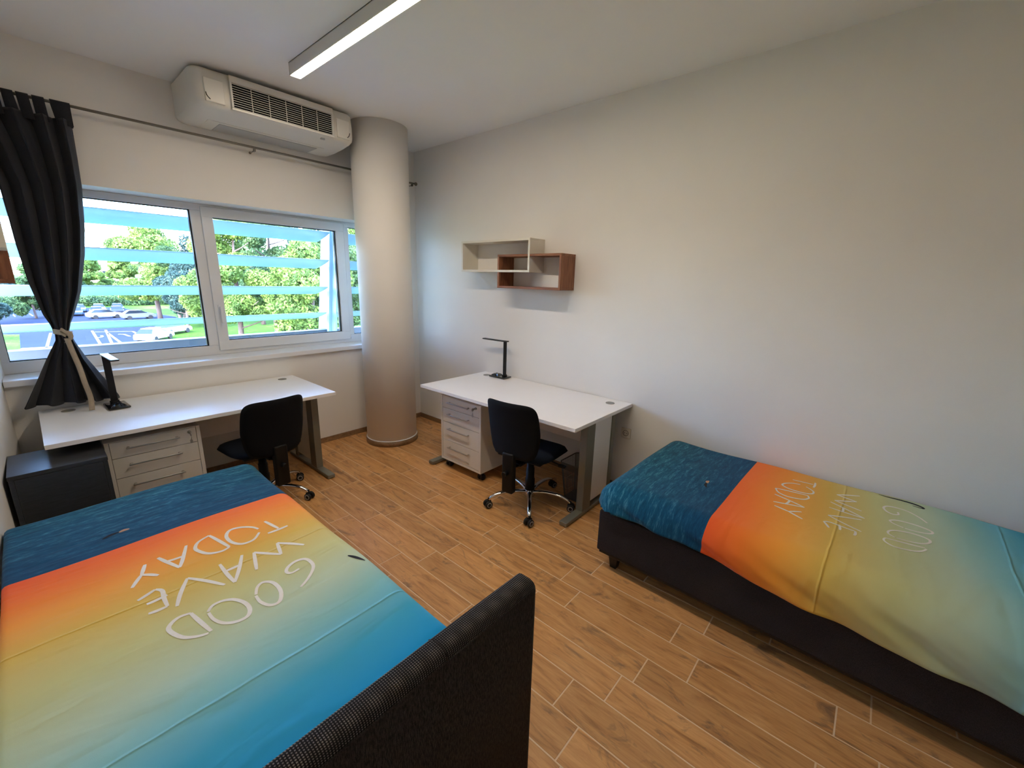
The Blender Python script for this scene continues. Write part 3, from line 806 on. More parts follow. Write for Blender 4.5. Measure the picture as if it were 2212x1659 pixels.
# socket
def socket(label, loc, rz):
    s = empty('wall_socket', loc, rz); tag(s, label, 'socket')
    bm = B(); bx(bm, -.040, .040, -.010, 0, -.040, .040, .004, 3); fin(bm, 'cover_plate', M['socket'], s)
    bm = B(); lathe(bm, [(.001, .0), (.019, .0), (.0205, .0015), (.022, .0035), (.024, .004), (.024, .0)], (0, -.0095, 0), 30, mtx=Matrix.Rotation(PI/2, 3, 'X')); fin(bm, 'socket_well', M['socketdark'], s)
    bm = B()
    for x in (-.0095, .0095): cyl(bm, (x, -.0135, 0), (x, -.009, 0), .0025, seg=10)
    fin(bm, 'pin_hole_shade', M['gasket'], s)  # solid black pegs, their colour stands for the shade inside the holes
socket('cream wall socket beside the right desk, above the bed foot', (XR, 1.347, .492), -PI/2)

# ------------------------------------------------------------------ waste basket
def basket():
    b = empty('waste_basket', (2.625, 1.545, 0)); tag(b, 'dark wire-mesh waste basket under the right desk', 'waste basket')
    def rr(hw, hd, rad, n=5):
        out = []
        for cx, cy, a0 in ((hw-rad, hd-rad, 0), (-hw+rad, hd-rad, PI/2), (-hw+rad, -hd+rad, PI), (hw-rad, -hd+rad, 3*PI/2)):
            for k in range(n+1):
                a = a0+PI/2*k/n; out.append((cx+rad*math.cos(a), cy+rad*math.sin(a)))
        return out
    bm = B()
    NZ = 30; H = .30
    for k in range(NZ):
        z = .006+(H-.01)*k/(NZ-1); t = z/H
        sweep(bm, [(x, y, z) for x, y in rr(.095+.030*t, .080+.026*t, .03)], .0010, 4, closed=True)
    lo, hi = rr(.095, .080, .03, 14), rr(.125, .106, .03, 14)
    for (a, c_) in zip(lo, hi): sweep(bm, [(a[0], a[1], .004), (c_[0], c_[1], H)], .0010, 4)
    for s in range(1, 14):
        for sgn in (-1, 1):
            t = -1+2*s/14
            sweep(bm, [(t*.066, sgn*.080, .004), (t*.09, sgn*.106, H)], .0010, 4); sweep(bm, [(sgn*.095, t*.052, .004), (sgn*.125, t*.075, H)], .0010, 4)
    fin(bm, 'mesh_wall', M['mesh'], b)
    bm = B(); sweep(bm, [(x, y, H) for x, y in rr(.127, .108, .032, 6)], .0045, 8, closed=True); fin(bm, 'rim', M['mesh'], b)
    bm = B(); extr(bm, rr(.093, .078, .03), 'z', .001, .004); fin(bm, 'base_plate', M['mesh'], b)
basket()

# ------------------------------------------------------------------ task chairs
def chair(label, loc, rz, star, bdz=0):
    """faces local +x"""
    c = empty('office_chair', loc, rz); tag(c, label, 'office chair', 'black office chairs at the desks')
    # base
    bm = B(); lathe(bm, [(.012, .060), (.040, .060), (.042, .085), (.034, .110), (.030, .118), (.012, .118)], seg=24); fin(bm, 'base_hub', M['chrome'], c)
    for k in range(5):
        a = star+2*PI*k/5; ca, sa = math.cos(a), math.sin(a)
        g = empty('base_leg', (0, 0, 0), a, c)
        bm = B()
        pts = catmull([(.025, 0, .092), (.10, 0, .108), (.18, 0, .110), (.25, 0, .100), (.300, 0, .078), (.312, 0, .060)], 5)
        rr = [.017-.006*i/(len(pts)-1) for i in range(len(pts))]
        sweep(bm, pts, rr, 12, flat=(1.15, .8)); fin(bm, 'chrome_arm', M['chrome'], g)
        cs = empty('caster', (.318, 0, 0), rnd.uniform(-.9, .9), g)
        bm = B(); cyl(bm, (-.004, 0, .045), (-.004, 0, .075), .009, seg=12); bx(bm, -.022, .020, -.010, .010, .028, .055, .007, 2); fin(bm, 'caster_fork', M['blackpl'], cs)
        for s in (-1, 1):
            bm = B(); lathe(bm, [(.004, -.009), (.024, -.009), (.0275, -.006), (.0275, .006), (.024, .009), (.004, .009)], (.004, s*.018, .0275), 26, mtx=Matrix.Rotation(PI/2, 3, 'X')); fin(bm, 'wheel', M['tyre'], cs)
            bm = B(); lathe(bm, [(.0125, -.0012), (.0190, -.0012), (.0190, .0012), (.0125, .0012), (.0125, -.0012)], (.004, s*.0275, .0275), 26, mtx=Matrix.Rotation(PI/2, 3, 'X'), caps=False); fin(bm, 'wheel_ring', M['ring'], cs)
    # gas column with telescopic cover
    bm = B(); lathe(bm, [(.036, .112), (.036, .200), (.031, .202), (.031, .285), (.026, .287), (.026, .370), (.010, .372)], seg=24); fin(bm, 'gas_column_cover', M['blackpl'], c)
    # mechanism
    bm = B(); bx(bm, -.10, .11, -.075, .075, .372, .410, .008); bx(bm, -.20, -.06, -.04, .04, .372, .398, .008); fin(bm, 'tilt_mechanism', M['blackpl'], c)
    bm = B(); sweep(bm, [(.03, -.06, .385), (.03, -.15, .372), (.035, -.225, .358)], .006, 8); bx(bm, .020, .050, -.27, -.215, .345, .362, .005); fin(bm, 'height_lever', M['blackpl'], c)
    # seat cushion
    def cushion(W2, X0, X1, z0, th, crown, nose, name, m, n=26):
        bm = B(); top, bot = [], []
        for i in range(n+1):
            a = -1+2*i/n; rt, rb = [], []
            for j in range(n+1):
                b_ = -1+2*j/n
                # superellipse mapping
                s = (abs(a)**4+abs(b_)**4)**.25; k_ = max(abs(a), abs(b_)); sc = k_/s if s > 0 else 1
                xx, yy = a*sc, b_*sc
                x = (X0+X1)/2+xx*(X1-X0)/2; y = yy*W2
                e = max(0, 1-k_**6)
                zt = z0+th*(.35+.65*e**.5)+crown*(1-xx*xx)*0-crown*(1-yy*yy)*.5-nose*max(0, xx)**3
                zb = z0+th*(.35-.35*e**.5)-nose*max(0, xx)**3*.7
                rt.append(bm.verts.new((x, y, zt))); rb.append(bm.verts.new((x, y, zb)) if k_ < .999 else rt[-1])
            top.append(rt); bot.append(rb)
        for i in range(n):
            for j in range(n):
                f = bm.faces.new((top[i][j], top[i+1][j], top[i+1][j+1], top[i][j+1])); f.smooth = True
                q = (bot[i][j], bot[i][j+1], bot[i+1][j+1], bot[i+1][j])
                if len(set(q)) == 4:
                    try: f = bm.faces.new(q); f.smooth = True
                    except ValueError: pass
        return fin(bm, name, m, c)
    cushion(.235, -.215, .225, .412, .068, .015, .028, 'seat', M['seatfab'])
    bm = B(); bx(bm, -.17, .17, -.18, .18, .402, .418, .006); fin(bm, 'seat_pan', M['blackpl'], c)
    # backrest: curved shell, face towards +x
    bm = B(); n, mz = 22, 26; H0, H1 = .455+bdz, .865+bdz; fr, bk = [], []
    for i in range(mz+1):
        v = -1+2*i/mz; rf, rk = [], []
        for j in range(n+1):
            u = -1+2*j/n
            s = (abs(u)**7+abs(v)**7)**(1/7); k_ = max(abs(u), abs(v)); sc = k_/s if s > 0 else 1
            uu, vv = u*sc, v*sc
            z = (H0+H1)/2+vv*(H1-H0)/2
            hw = .210-.006*max(0, vv)-.036*max(0, -vv)**1.5
            y = uu*hw
            xc = -.276+.045*uu*uu-.058*(vv*.5+.5)+.022*math.cos(vv*PI*.5)
            e = max(0, 1-k_**6)**.5
            if v > 0: z -= .010*abs(uu)*vv*0
            rf.append(bm.verts.new((xc+.006+.022*e, y, z))); rk.append(bm.verts.new((xc+.006-.024*e, y, z)) if k_ < .999 else rf[-1])
        fr.append(rf); bk.append(rk)
    for i in range(mz):
        for j in range(n):
            f = bm.faces.new((fr[i][j], fr[i+1][j], fr[i+1][j+1], fr[i][j+1])); f.smooth = True
            q = (bk[i][j], bk[i][j+1], bk[i+1][j+1], bk[i+1][j])
            if len(set(q)) == 4:
                try: f = bm.faces.new(q); f.smooth = True
                except ValueError: pass
    fin(bm, 'backrest', M['chairfab'], c)
    # J bar with long sleeve hanging behind the seat
    bm = B(); sweep(bm, catmull([(-.10, 0, .384), (-.20, 0, .380), (-.262, 0, .395), (-.275, 0, .44), (-.272, 0, .60)], 6), .020, 10, flat=(1.5, .5)); fin(bm, 'back_bar', M['blackpl'], c)
    bm = B(); bx(bm, -.305, -.255, -.045, .045, .205, .500, .014, 3); fin(bm, 'back_sleeve', M['blackpl'], c)
    bm = B(); cyl(bm, (-.31, 0, .36), (-.345, 0, .36), .016, seg=16); fin(bm, 'back_knob', M['blackpl'], c)
    return c
chair('black office chair with chrome star base at the right desk', (2.285, 1.765, 0), math.radians(6), math.radians(-3.5))
chair('black office chair pushed to the window desk beside the left bed', (.965, 3.235, 0), math.radians(96), math.radians(-49-96), -.03)

# ------------------------------------------------------------------ beds
DUV = {}
def bed(which, loc, rz, Wm, labels, wall_side, hemf, r_room, headboard=True, LEN=2.03, foot_drop=.20, hb=None):
    """origin = centre of the mattress foot end on the floor; bed runs to local -y. room side = -wall_side"""
    b = empty('bed', loc, rz); tag(b, labels[0], 'bed')
    hw = Wm/2
    bm = B(); bx(bm, -hw, hw, -LEN, -.004, .115, .372, .012, 3); fin(bm, 'bed_base', M['bedbase'], b)
    bm = B(); bx(bm, -hw+.012, hw-.012, -LEN+.01, -.016, .098, .1155, .003); fin(bm, 'bottom_rail', M['legwood'], b)
    for (x, y) in ((-hw+.075, -.09), (hw-.075, -.09), (-hw+.075, -LEN+.10), (hw-.075, -LEN+.10)):
        bm = B(); bmesh.ops.create_cone(bm, cap_ends=True, segments=4, radius1=.026, radius2=.042, depth=.098, matrix=Matrix.Translation((x, y, .049))@Matrix.Rotation(PI/4, 4, 'Z')); fin(bm, 'leg', M['legwood'], b)
    if hb:
        x0, x1, y0, y1, zt = hb
        # shallow arch top, rounded section; front panel, band and back share the outline
        def top(x):
            s = (x-x0)/(x1-x0); return zt-.006*(2*s-1)**2
        def ring(x, ins, zt_, y):
            return (x, y, zt_-ins)
        bm = B(); NX = 60; rows = []
        prof = [(y0, .115), (y0, None, .022), (y0+.003, None, .010), (y0+.010, None, .003), (y0+.018, None, 0), (y1-.018, None, 0), (y1-.010, None, .003), (y1-.003, None, .010), (y1, None, .022), (y1, .115)]
        xs = [x0+(x1-x0)*k/NX for k in range(NX+1)]
        for x in xs:
            e = min(x-x0, x1-x); cr = .020
            drop = 0 if e > cr else cr-math.sqrt(max(0, cr*cr-(cr-e)**2))
            pinch = 0 if e > .008 else (.008-e)
            row = []
            for q in prof:
                y = q[0]; ym = (y0+y1)/2; y = ym+(y-ym)*(1-pinch/.008*.25)
                z = q[1] if q[1] is not None else top(x)-drop-q[2]
                row.append(bm.verts.new((x, y, z)))
            rows.append(row)
        for i in range(NX):
            for k in range(len(prof)-1):
                f = bm.faces.new((rows[i][k], rows[i+1][k], rows[i+1][k+1], rows[i][k+1])); f.smooth = True
                f.material_index = 1 if k in (0, 8) else 0
            bm.faces.new((rows[i][0], rows[i][-1], rows[i+1][-1], rows[i+1][0]))
        bm.faces.new(rows[0]); bm.faces.new(rows[-1])
        h = fin(bm, 'headboard', [M['tweed'], M['rib']], b)
        # piping seam along the front top edge and the cross seam on the band
        bm = B(); P = [(x, y0-.0008, top(x)-.024-(0 if min(x-x0, x1-x) > .03 else .03-math.sqrt(max(0, .0009-(.03-min(x-x0, x1-x))**2)))) for x in xs[1:-1]]
        sweep(bm, P, .0022, 6); fin(bm, 'seam_piping', M['rib'], h)
        bm = B(); xs_ = x0+(x1-x0)*.685
        P = [(xs_, y0-.001, top(xs_)-.024), (xs_, y0+.002, top(xs_)-.008), (xs_, y0+.016, top(xs_)+.0005), (xs_, y1-.016, top(xs_)+.0005), (xs_, y1-.001, top(xs_)-.012)]
        sweep(bm, P, .0016, 6); fin(bm, 'cross_seam', M['rib'], h)
        bm = B(); bx(bm, x0+.06, x0+.12, y0+.01, y1-.01, 0, .115); bx(bm, x1-.12, x1-.06, y0+.01, y1-.01, 0, .115); fin(bm, 'headboard_leg', M['legwood'], b)
    # mattress: a thing of its own
    m_ = empty('mattress', loc, rz); tag(m_, labels[1], 'mattress')
    bm = B(); a, c_ = hw-.022, .14
    out = []
    for cx, cy, a0 in ((a-c_, -.02-c_, 0), (-a+c_, -.02-c_, PI/2), (-a+c_, -LEN+.02+c_, PI), (a-c_, -LEN+.02+c_, 3*PI/2)):
        out += [(cx+c_*math.cos(a0+PI/2*k/6), cy+c_*math.sin(a0+PI/2*k/6)) for k in range(7)]
    extr(bm, out, 'z', .374, .500); fin(bm, 'mattress_core', M['mattress'], m_)
    bm = B()
    for z in (.384, .490): sweep(bm, [(p[0], p[1], z) for p in out], .004, 6, closed=True)
    fin(bm, 'mattress_piping', M['mattress'], m_)
    # duvet
    d = empty('duvet', loc, rz); tag(d, labels[2], 'duvet')
    rm = r_room; rwall = .02
    ZT = .552
    room = -wall_side
    FW = .026   # how far beyond the mattress before it bends
    def surf(u, v):
        """u across (room side sign = room), v from the foot; returns local point"""
        ur = u*room            # positive = room side
        ex_r = max(0, ur-(hw+FW-rm)) if ur > 0 else 0
        ex_w = max(0, -ur-(hw+.0-rwall)) if ur < 0 else 0
        rf = .098
        ey = max(0, rf-.010-v)
        def bend(e, r):
            if e < PI/2*r: return r*math.sin(e/r), r*(1-math.cos(e/r))
            return r, r+(e-PI/2*r)
        x = ur if ex_r == 0 and ex_w == 0 else None
        # combine room side and foot excess radially at the corner
        e = math.hypot(ex_r, ey)
        puff = .006*math.sin(u*7+1)*math.sin(v*3.1+.4)+.004*math.sin(v*9+u*4)
        bx_, by_ = min(ur, hw+FW-rm) if ur > 0 else max(ur, -(hw-rwall)), max(v, rf-.010)
        if ex_r > 0 and ey > 0:
            em = (rm*ex_r+rf*ey)/(ex_r+ey); em = em*PI/2+(ZT-.383-em)
            if e > .75*em: e = .75*em+.25*em*math.tanh((e-.75*em)/(.25*em))
        if e > 0:
            rr = rm if ey == 0 else (rf if ex_r == 0 else (rm*ex_r+rf*ey)/(ex_r+ey))
            h, dz = bend(e, rr)
            e0 = math.hypot(ex_r, ey); x_, y_ = bx_+h*(ex_r/e0), by_-h*(ey/e0)
            # hanging folds
            k = min(1, max(0, (dz-.03)/.12))
            s = v if ex_r > ey else u
            q_ = 17*(s-2.2*dz) if ex_r > ey else s*13
            fold = k*((.010 if ex_r > ey else .022)+.010*math.sin(q_+.6*math.sin(s*5))+.004*math.sin(q_*2.1+1))-(.08*max(0, dz-.10) if ex_r > ey else 0)
            x_ += fold*(ex_r/e0); y_ -= fold*(ey/e0)
            z = ZT-dz+puff*(1-k)
        else:
            x_, y_, z = bx_, by_, ZT+puff
        if ex_w > 0:
            h, dz = bend(ex_w, rwall); x_ = -(hw-rwall)-h; z -= dz
        # settle towards the headboard end
        hv = max(0, v-(LEN-.06)); z -= hv*hv*6
        return Vector((x_*room, -y_, z))
    DUV[which] = (surf, loc, rz)
    cloth = []
    NU, NV = 110, 190
    vmax = LEN-.012
    me = bpy.data.meshes.new('cover')
    V, UV, F = [], [], []
    for j in range(NV+1):
        for i in range(NU+1):
            tj = j/NV; ti = i/NU
            # room side excess depends on v (hem line)
            v = -foot_drop+(vmax+foot_drop)*tj
            hem = hemf(max(v, 0))
            r_ = rm
            need = (ZT-hem-r_)+PI/2*r_            # arc length below the crown
            umax = hw+FW-r_+need; umin = -(hw-rwall+PI/2*rwall+.01)
            ur = umin+(umax-umin)*ti
            # round the corner of the cloth
            vv = v
            if ur > hw*.6 and v < .12:
                q = (ur-hw*.6)/(umax-hw*.6); vv = v+.02*q*q*(.12-v)/.32
            p_ = surf(ur*room, vv)
            V.append(p_); UV.append((ur*room/2.4, vv/2.4))
    for j in range(NV):
        for i in range(NU):
            a = j*(NU+1)+i; q = (a, a+1, a+NU+2, a+NU+1)
            F.append(q)
    me.from_pydata([tuple(p) for p in V], [], F)
    uvl = me.uv_layers.new(name='UVMap')
    for lp in me.loops: uvl.data[lp.index].uv = UV[lp.vertex_index]
    for p_ in me.polygons: p_.use_smooth = True
    me.materials.append(M['duvet']); me.materials.append(M['mattress'])
    bm = bmesh.new(); bm.from_mesh(me); bmesh.ops.recalc_face_normals(bm, faces=bm.faces)
    up = sum(f.normal.z*f.calc_area() for f in bm.faces)
    if up < 0: bmesh.ops.reverse_faces(bm, faces=bm.faces)
    bm.to_mesh(me); bm.free()
    o = bpy.data.objects.new('cover', me); COL.objects.link(o); o.parent = d
    md = o.modifiers.new('thick', 'SOLIDIFY'); md.thickness = .022; md.offset = -1; md.material_offset = 1; md.material_offset_rim = 1
    return b, m_, d, surf
LB_LOC = (.254, 2.725, 0)
_, _, dL, surfL = bed('L', LB_LOC, 0, .945, ('dark upholstered single bed on the left with check tweed headboard', 'white mattress on the left bed under the bright duvet', 'surf-print duvet lying on the left bed beside the tweed headboard'),
    -1, lambda v: .36, .065, LEN=2.07, foot_drop=.135, hb=(-.480, .543, -2.152, -2.088, .860))
RB_LOC = (2.466, 1.010, 0)
def hemR(v):
    t = [(0, .388), (.04, .392), (.28, .400), (.50, .400), (.62, .385), (.73, .360), (.92, .345), (1.3, .325), (1.6, .305), (2.1, .30)]
    for (a, p), (b_, q) in zip(t, t[1:]):
        if a <= v <= b_: return p+(q-p)*(v-a)/(b_-a)
    return t[-1][1]
_, _, dR, surfR = bed('R', RB_LOC, -.024, .970, ('dark upholstered single bed along the right wall', 'white mattress on the right bed under the hanging duvet', 'surf-print duvet hanging over the side of the right bed'),
    1, hemR, .115, LEN=2.03, foot_drop=.135, hb=(-.50, .475, -2.10, -2.034, .90))

# printed lettering: hand-drawn strokes in cloth coordinates (u across, v from the foot), metres
STROKES = {'T': [[(0.298, 0.801), (0.32, 0.897)], [(0.275, 0.904), (0.313, 0.906), (0.356, 0.903)]], 'O1': [[(0.252, 0.873), (0.218, 0.91), (0.176, 0.909), (0.15, 0.869), (0.147, 0.811), (0.171, 0.772), (0.208, 0.779), (0.243, 0.811), (0.258, 0.844)]], 'D1': [[(0.1, 0.752), (0.118, 0.827), (0.134, 0.896)], [(0.134, 0.896), (0.104, 0.905), (0.064, 0.885), (0.041, 0.837), (0.04, 0.806), (0.059, 0.772), (0.1, 0.752)]], 'A1': [[(-0.073, 0.776), (-0.057, 0.83), (-0.031, 0.905)], [(-0.031, 0.905), (-0.012, 0.858), (0.019, 0.764)], [(-0.063, 0.826), (-0.035, 0.834), (-0.001, 0.837)]], 'Y': [[(-0.168, 0.917), (-0.15, 0.883), (-0.133, 0.854)], [(-0.133, 0.854), (-0.114, 0.789)], [(-0.133, 0.854), (-0.112, 0.877), (-0.093, 0.902)]], 'W': [[(0.347, 1.091), (0.316, 1.045), (0.277, 0.998)], [(0.277, 0.998), (0.26, 1.084)], [(0.26, 1.084), (0.224, 1.039), (0.19, 0.997)], [(0.19, 0.997), (0.162, 1.11)]], 'A2': [[(0.076, 0.985), (0.079, 1.064), (0.085, 1.126)], [(0.085, 1.126), (0.118, 1.062), (0.152, 0.983)], [(0.08, 1.041), (0.104, 1.04), (0.128, 1.038)]], 'V': [[(0.056, 1.116), (0.017, 1.051), (-0.026, 0.991)], [(-0.026, 0.991), (-0.06, 1.06), (-0.083, 1.123)]], 'E': [[(-0.166, 1.008), (-0.144, 0.998), (-0.116, 0.983)], [(-0.149, 1.048), (-0.127, 1.047), (-0.093, 1.041)], [(-0.153, 1.101), (-0.132, 1.104), (-0.104, 1.103)], [(-0.116, 0.983), (-0.101, 1.006), (-0.104, 1.053), (-0.104, 1.103)]], 'G': [[(0.233, 1.332), (0.272, 1.305), (0.307, 1.265), (0.317, 1.227), (0.31, 1.186), (0.28, 1.171), (0.246, 1.184), (0.232, 1.208), (0.243, 1.228), (0.271, 1.226)]], 'O2': [[(0.114, 1.248), (0.131, 1.211), (0.154, 1.2), (0.176, 1.228), (0.18, 1.278), (0.17, 1.322), (0.151, 1.348), (0.127, 1.338), (0.112, 1.297), (0.112, 1.253)]], 'O3': [[(-0.02, 1.219), (0.0, 1.197), (0.03, 1.198), (0.058, 1.221), (0.076, 1.266), (0.076, 1.308), (0.06, 1.335), (0.03, 1.334), (-0.0, 1.31), (-0.017, 1.267), (-0.02, 1.225)]], 'D2': [[(-0.06, 1.187), (-0.048, 1.254), (-0.036, 1.319)], [(-0.044, 1.323), (-0.071, 1.312), (-0.099, 1.288), (-0.117, 1.249), (-0.123, 1.216), (-0.109, 1.193), (-0.087, 1.182), (-0.06, 1.187)]]}

def ribbons(name, strokes, surf, parent, m, w=.0062, taper=False, fix=None):
    bm = B()
    for st in strokes:
        P = catmull([(a, b, 0) for a, b in st], 7)
        A = []
        n = len(P)
        for k, p in enumerate(P):
            t = (P[min(k+1, n-1)]-P[max(k-1, 0)]).normalized(); nrm = Vector((-t.y, t.x, 0))
            ww = w*(.75+.35*math.sin(PI*k/(n-1))) if not taper else w*(.25+1.0*math.sin(PI*(k+.5)/n))
            row = []
            for q in (-1, 0, 1):
                c_ = p+nrm*ww*q
                o_ = surf(c_.x, c_.y); e1 = surf(c_.x+.004, c_.y)-o_; e2 = surf(c_.x, c_.y+.004)-o_
                nn = e2.cross(e1).normalized()
                if nn.z < 0: nn = -nn
                row.append(bm.verts.new(o_+nn*.0012))
            A.append(row)
        for k in range(n-1):
            for q in (0, 1):
                f = bm.faces.new((A[k][q], A[k][q+1], A[k+1][q+1], A[k+1][q])); f.smooth = True
    o = fin(bm, name, m, parent)
    return o
WORDS = {'T': 0, 'O1': 0, 'D1': 0, 'A1': 0, 'Y': 0, 'W': 1, 'A2': 1, 'V': 1, 'E': 1, 'G': 2, 'O2': 2, 'O3': 2, 'D2': 2}
for which, surf, dv in (('L', surfL, dL), ('R', surfR, dR)):
    for wd, nm in enumerate(('TODAY', 'WAVE', 'GOOD')):
        st = [k for q in STROKES if WORDS[q] == wd for k in STROKES[q]]
        if which == 'R':
            st = [[(a*1.0+.02, b+(-.012, .0, .02)[wd]) for a, b in k] for k in st]
        o = ribbons('printed_word', st, surf, dv, M['white_ink'], .0062 if which == 'L' else .0048); o['label'] = 'white hand-lettered word '+nm
    hook = [[(.428, 1.300), (.440, 1.325), (.452, 1.352), (.462, 1.372)]] if which == 'L' else [[(.455, 1.165), (.448, 1.20), (.446, 1.25), (.440, 1.30), (.424, 1.335), (.408, 1.338), (.412, 1.30)]]
    ribbons('printed_swoosh', hook, surf, dv, M['dark_ink'], .006, True)
    c0 = (-.165, .440) if which == 'L' else (-.10, .44)
    ribbons('printed_surfer', [[(c0[0]-.035, c0[1]+.016), (c0[0]-.01, c0[1]+.003), (c0[0]+.02, c0[1])]], surf, dv, M['dark_ink'], .006, True)
    ribbons('printed_surfboard', [[(c0[0]+.018, c0[1]+.004), (c0[0]+.034, c0[1]-.002), (c0[0]+.052, c0[1]+.002)]], surf, dv, M['sand_ink'], .007, True)

# ------------------------------------------------------------------ outside: ground, car park, trees, cars
GZ = -6.0
bm = B(); bx(bm, -260, 420, YO+.5, 700, GZ-.4, GZ-.02); tag(fin(bm, 'lawn', M['grass']), kind='structure')
bm = B(); extr(bm, [(-.9, 40), (9.6, 40), (9.6, 72), (16, 84), (17, 92), (13, 122), (-8, 122), (-6, 80), (-.9, 76)], 'z', GZ-.1, GZ); tag(fin(bm, 'car_park', M['asphalt']), kind='structure')
mk = B()
def line(P, w=.12):
    for a, b_ in zip(P, P[1:]):
        a, b_ = Vector((*a, 0)), Vector((*b_, 0)); t = (b_-a).normalized(); n_ = Vector((-t.y, t.x, 0))*w
        f = mk.faces.new([mk.verts.new((q.x, q.y, GZ+.012)) for q in (a-n_, b_-n_, b_+n_, a+n_)])
for P in ([(5.2, 75.6), (4.5, 58)], [(6.5, 75.9), (5.3, 58)], [(6.3, 71.8), (6.2, 55)], [(5.3, 74), (8.7, 72.4)], [(8.7, 72.2), (8.4, 56)], [(3.2, 75.6), (2.4, 58)], [(1.6, 75.6), (.6, 58)],
          [(7.0, 69.9), (7.5, 69.5), (7.7, 66.9)], [(4.8, 67.2), (5.3, 67.8), (5.5, 68.6), (5.5, 69.6)]): line(P)
for P in ([(-.9, 62), (7.8, 60.6)],): line(P, .5)
for k in range(10): line([(-5+k*1.9, 104), (-5.3+k*1.9, 110)], .08)
tag(fin(mk, 'road_marking', M['paint']), 'white painted bay lines and arrows on the car park', 'road marking', kind='stuff')

def canopy(seed, n, blobs, leaf=.22, squash=.75):
    """needle clumps: n small bent quads spread over overlapping rounded boughs"""
    r = np.random.RandomState(seed)
    V = []; F = []
    tot = sum(b[3]**2 for b in blobs)
    for (x, y, z, rad) in blobs:
        m = int(n*rad**2/tot)
        d = r.normal(size=(m, 3)); d /= np.linalg.norm(d, axis=1)[:, None]
        rr = rad*(.62+.42*r.rand(m)**.6)
        P = d*rr[:, None]; P[:, 2] *= squash; P += (x, y, z)
        nrm = d+.7*r.normal(size=(m, 3)); nrm /= np.linalg.norm(nrm, axis=1)[:, None]
        a = np.cross(nrm, r.normal(size=(m, 3))); a /= np.linalg.norm(a, axis=1)[:, None]; b_ = np.cross(nrm, a)
        s = leaf*(.6+.8*r.rand(m))[:, None]; k = len(V)
        q = np.stack([P-a*s-b_*s*.35, P+a*s*.2-b_*s*.5, P+a*s*1.1+b_*s*.1, P-a*s*.1+b_*s*.55], 1).reshape(-1, 3)
        base = sum(len(v) for v in V)
        V.append(q); F.append(np.arange(m*4).reshape(-1, 4)+base)
    V = np.concatenate(V); F = np.concatenate(F)
    me = bpy.data.meshes.new('crown'); me.from_pydata(V.tolist(), [], F.tolist()); return me
def trunk_mesh(h, r0, lean=0, seed=0, branches=5, low=.35):
    r = random.Random(seed); bm = B()
    P = [(lean*h*(t**1.2)+.12*math.sin(t*5+seed), .1*math.sin(t*4+seed*2), t*h) for t in [k/8 for k in range(9)]]
    sweep(bm, P, [r0*(1-.72*k/8) for k in range(9)], 10)
    for k in range(branches):
        t = low+(.95-low)*k/max(1, branches-1); i = min(7, int(t*8)); p = Vector(P[i]); a = r.uniform(0, 2*PI); L = h*.32*(1.1-t*.6)
        q = [p, p+Vector((math.cos(a)*L*.5, math.sin(a)*L*.5, L*.18)), p+Vector((math.cos(a)*L, math.sin(a)*L, L*.42))]
        sweep(bm, catmull(q, 3), [r0*.32*(1-.12*j) for j in range(7)], 6)
    me = bpy.data.meshes.new('trunk'); bmesh.ops.recalc_face_normals(bm, faces=bm.faces); bm.to_mesh(me); bm.free(); me.materials.append(M['bark']); return me
rb = random.Random(11)
def blobs_pine(h, spread, n, z0=.42):
    out = []
    for k in range(n):
        t = rb.random(); a = rb.uniform(0, 2*PI); z = h*(z0+(1-z0)*t); R = spread*(1.0-.72*((t-.25)/.75)**2 if t > .25 else .82+.7*t)
        q = R*math.sqrt(rb.random()); out.append((q*math.cos(a), q*math.sin(a), z, spread*rb.uniform(.24, .44)))
    return out
PROTO = {}
def proto(key, n, blobs, leaf, th, tr, lean=0, br=5, squash=.75, low=.35):
    c_ = canopy(len(PROTO)+3, n, blobs, leaf, squash); t_ = trunk_mesh(th, tr, lean, len(PROTO), br, low)
    PROTO[key] = (c_, t_)
proto('near_pine', 34000, blobs_pine(13, 3.6, 26, .30), .125, 12, .30, .05, 7, low=.3)
proto('broad_pine', 26000, blobs_pine(12, 4.6, 26, .30), .17, 11, .32, -.05, 6)
proto('far_tree', 8000, blobs_pine(10, 4.2, 16, .18), .36, 8, .3, 0, 4)
proto('cypress', 16000, [(.25*math.sin(k), .25*math.cos(k*2), 1+k*.95, 2.6*(1-.055*k)) for k in range(14)], .17, 13, .3, 0, 3, 1.0)
proto('young_tree', 2600, [(0, 0, 2.6, 1.1), (.6, .2, 3.1, .8), (-.6, 0, 2.9, .8), (0, -.4, 3.7, .7)], .16, 3, .09, .05, 3)
def tree(key, leafm, x, y, label, sc=1.0, rz=0, group=None):
    c_, t_ = PROTO[key]
    e = empty('pine_tree' if 'pine' in key else ('cypress_tree' if key == 'cypress' else 'tree'), (x, y, GZ), rz); e.scale = (sc, sc, sc)
    tag(e, label, 'tree', group)
    ck = c_.name+leafm
    if ck not in PROTO:
        q = c_.copy(); q.materials.clear(); q.materials.append(M[leafm]); PROTO[ck] = q
    a = bpy.data.objects.new('crown', PROTO[ck]); COL.objects.link(a); a.parent = e
    b_ = bpy.data.objects.new('trunk', t_); COL.objects.link(b_); b_.parent = e
G = 'trees outside the window'
tree('broad_pine', 'leaf_bright', 14.2, 88, 'bright yellow-green pine seen in the left window pane below the sky', 1.15, .4, G)
tree('cypress', 'leaf_dark', 19.6, 90, 'dark blue-green conifer at the right edge of the left window pane', .98, 1.0, G)
tree('broad_pine', 'leaf_dark', 14.6, 72, 'dark low tree behind the parked car near the window mullion', .72, 2.0, G)
tree('near_pine', 'leaf_mid', 15.2, 79, 'tree with a pale leaning trunk beyond the parked white cars', .80, 2.6, G)
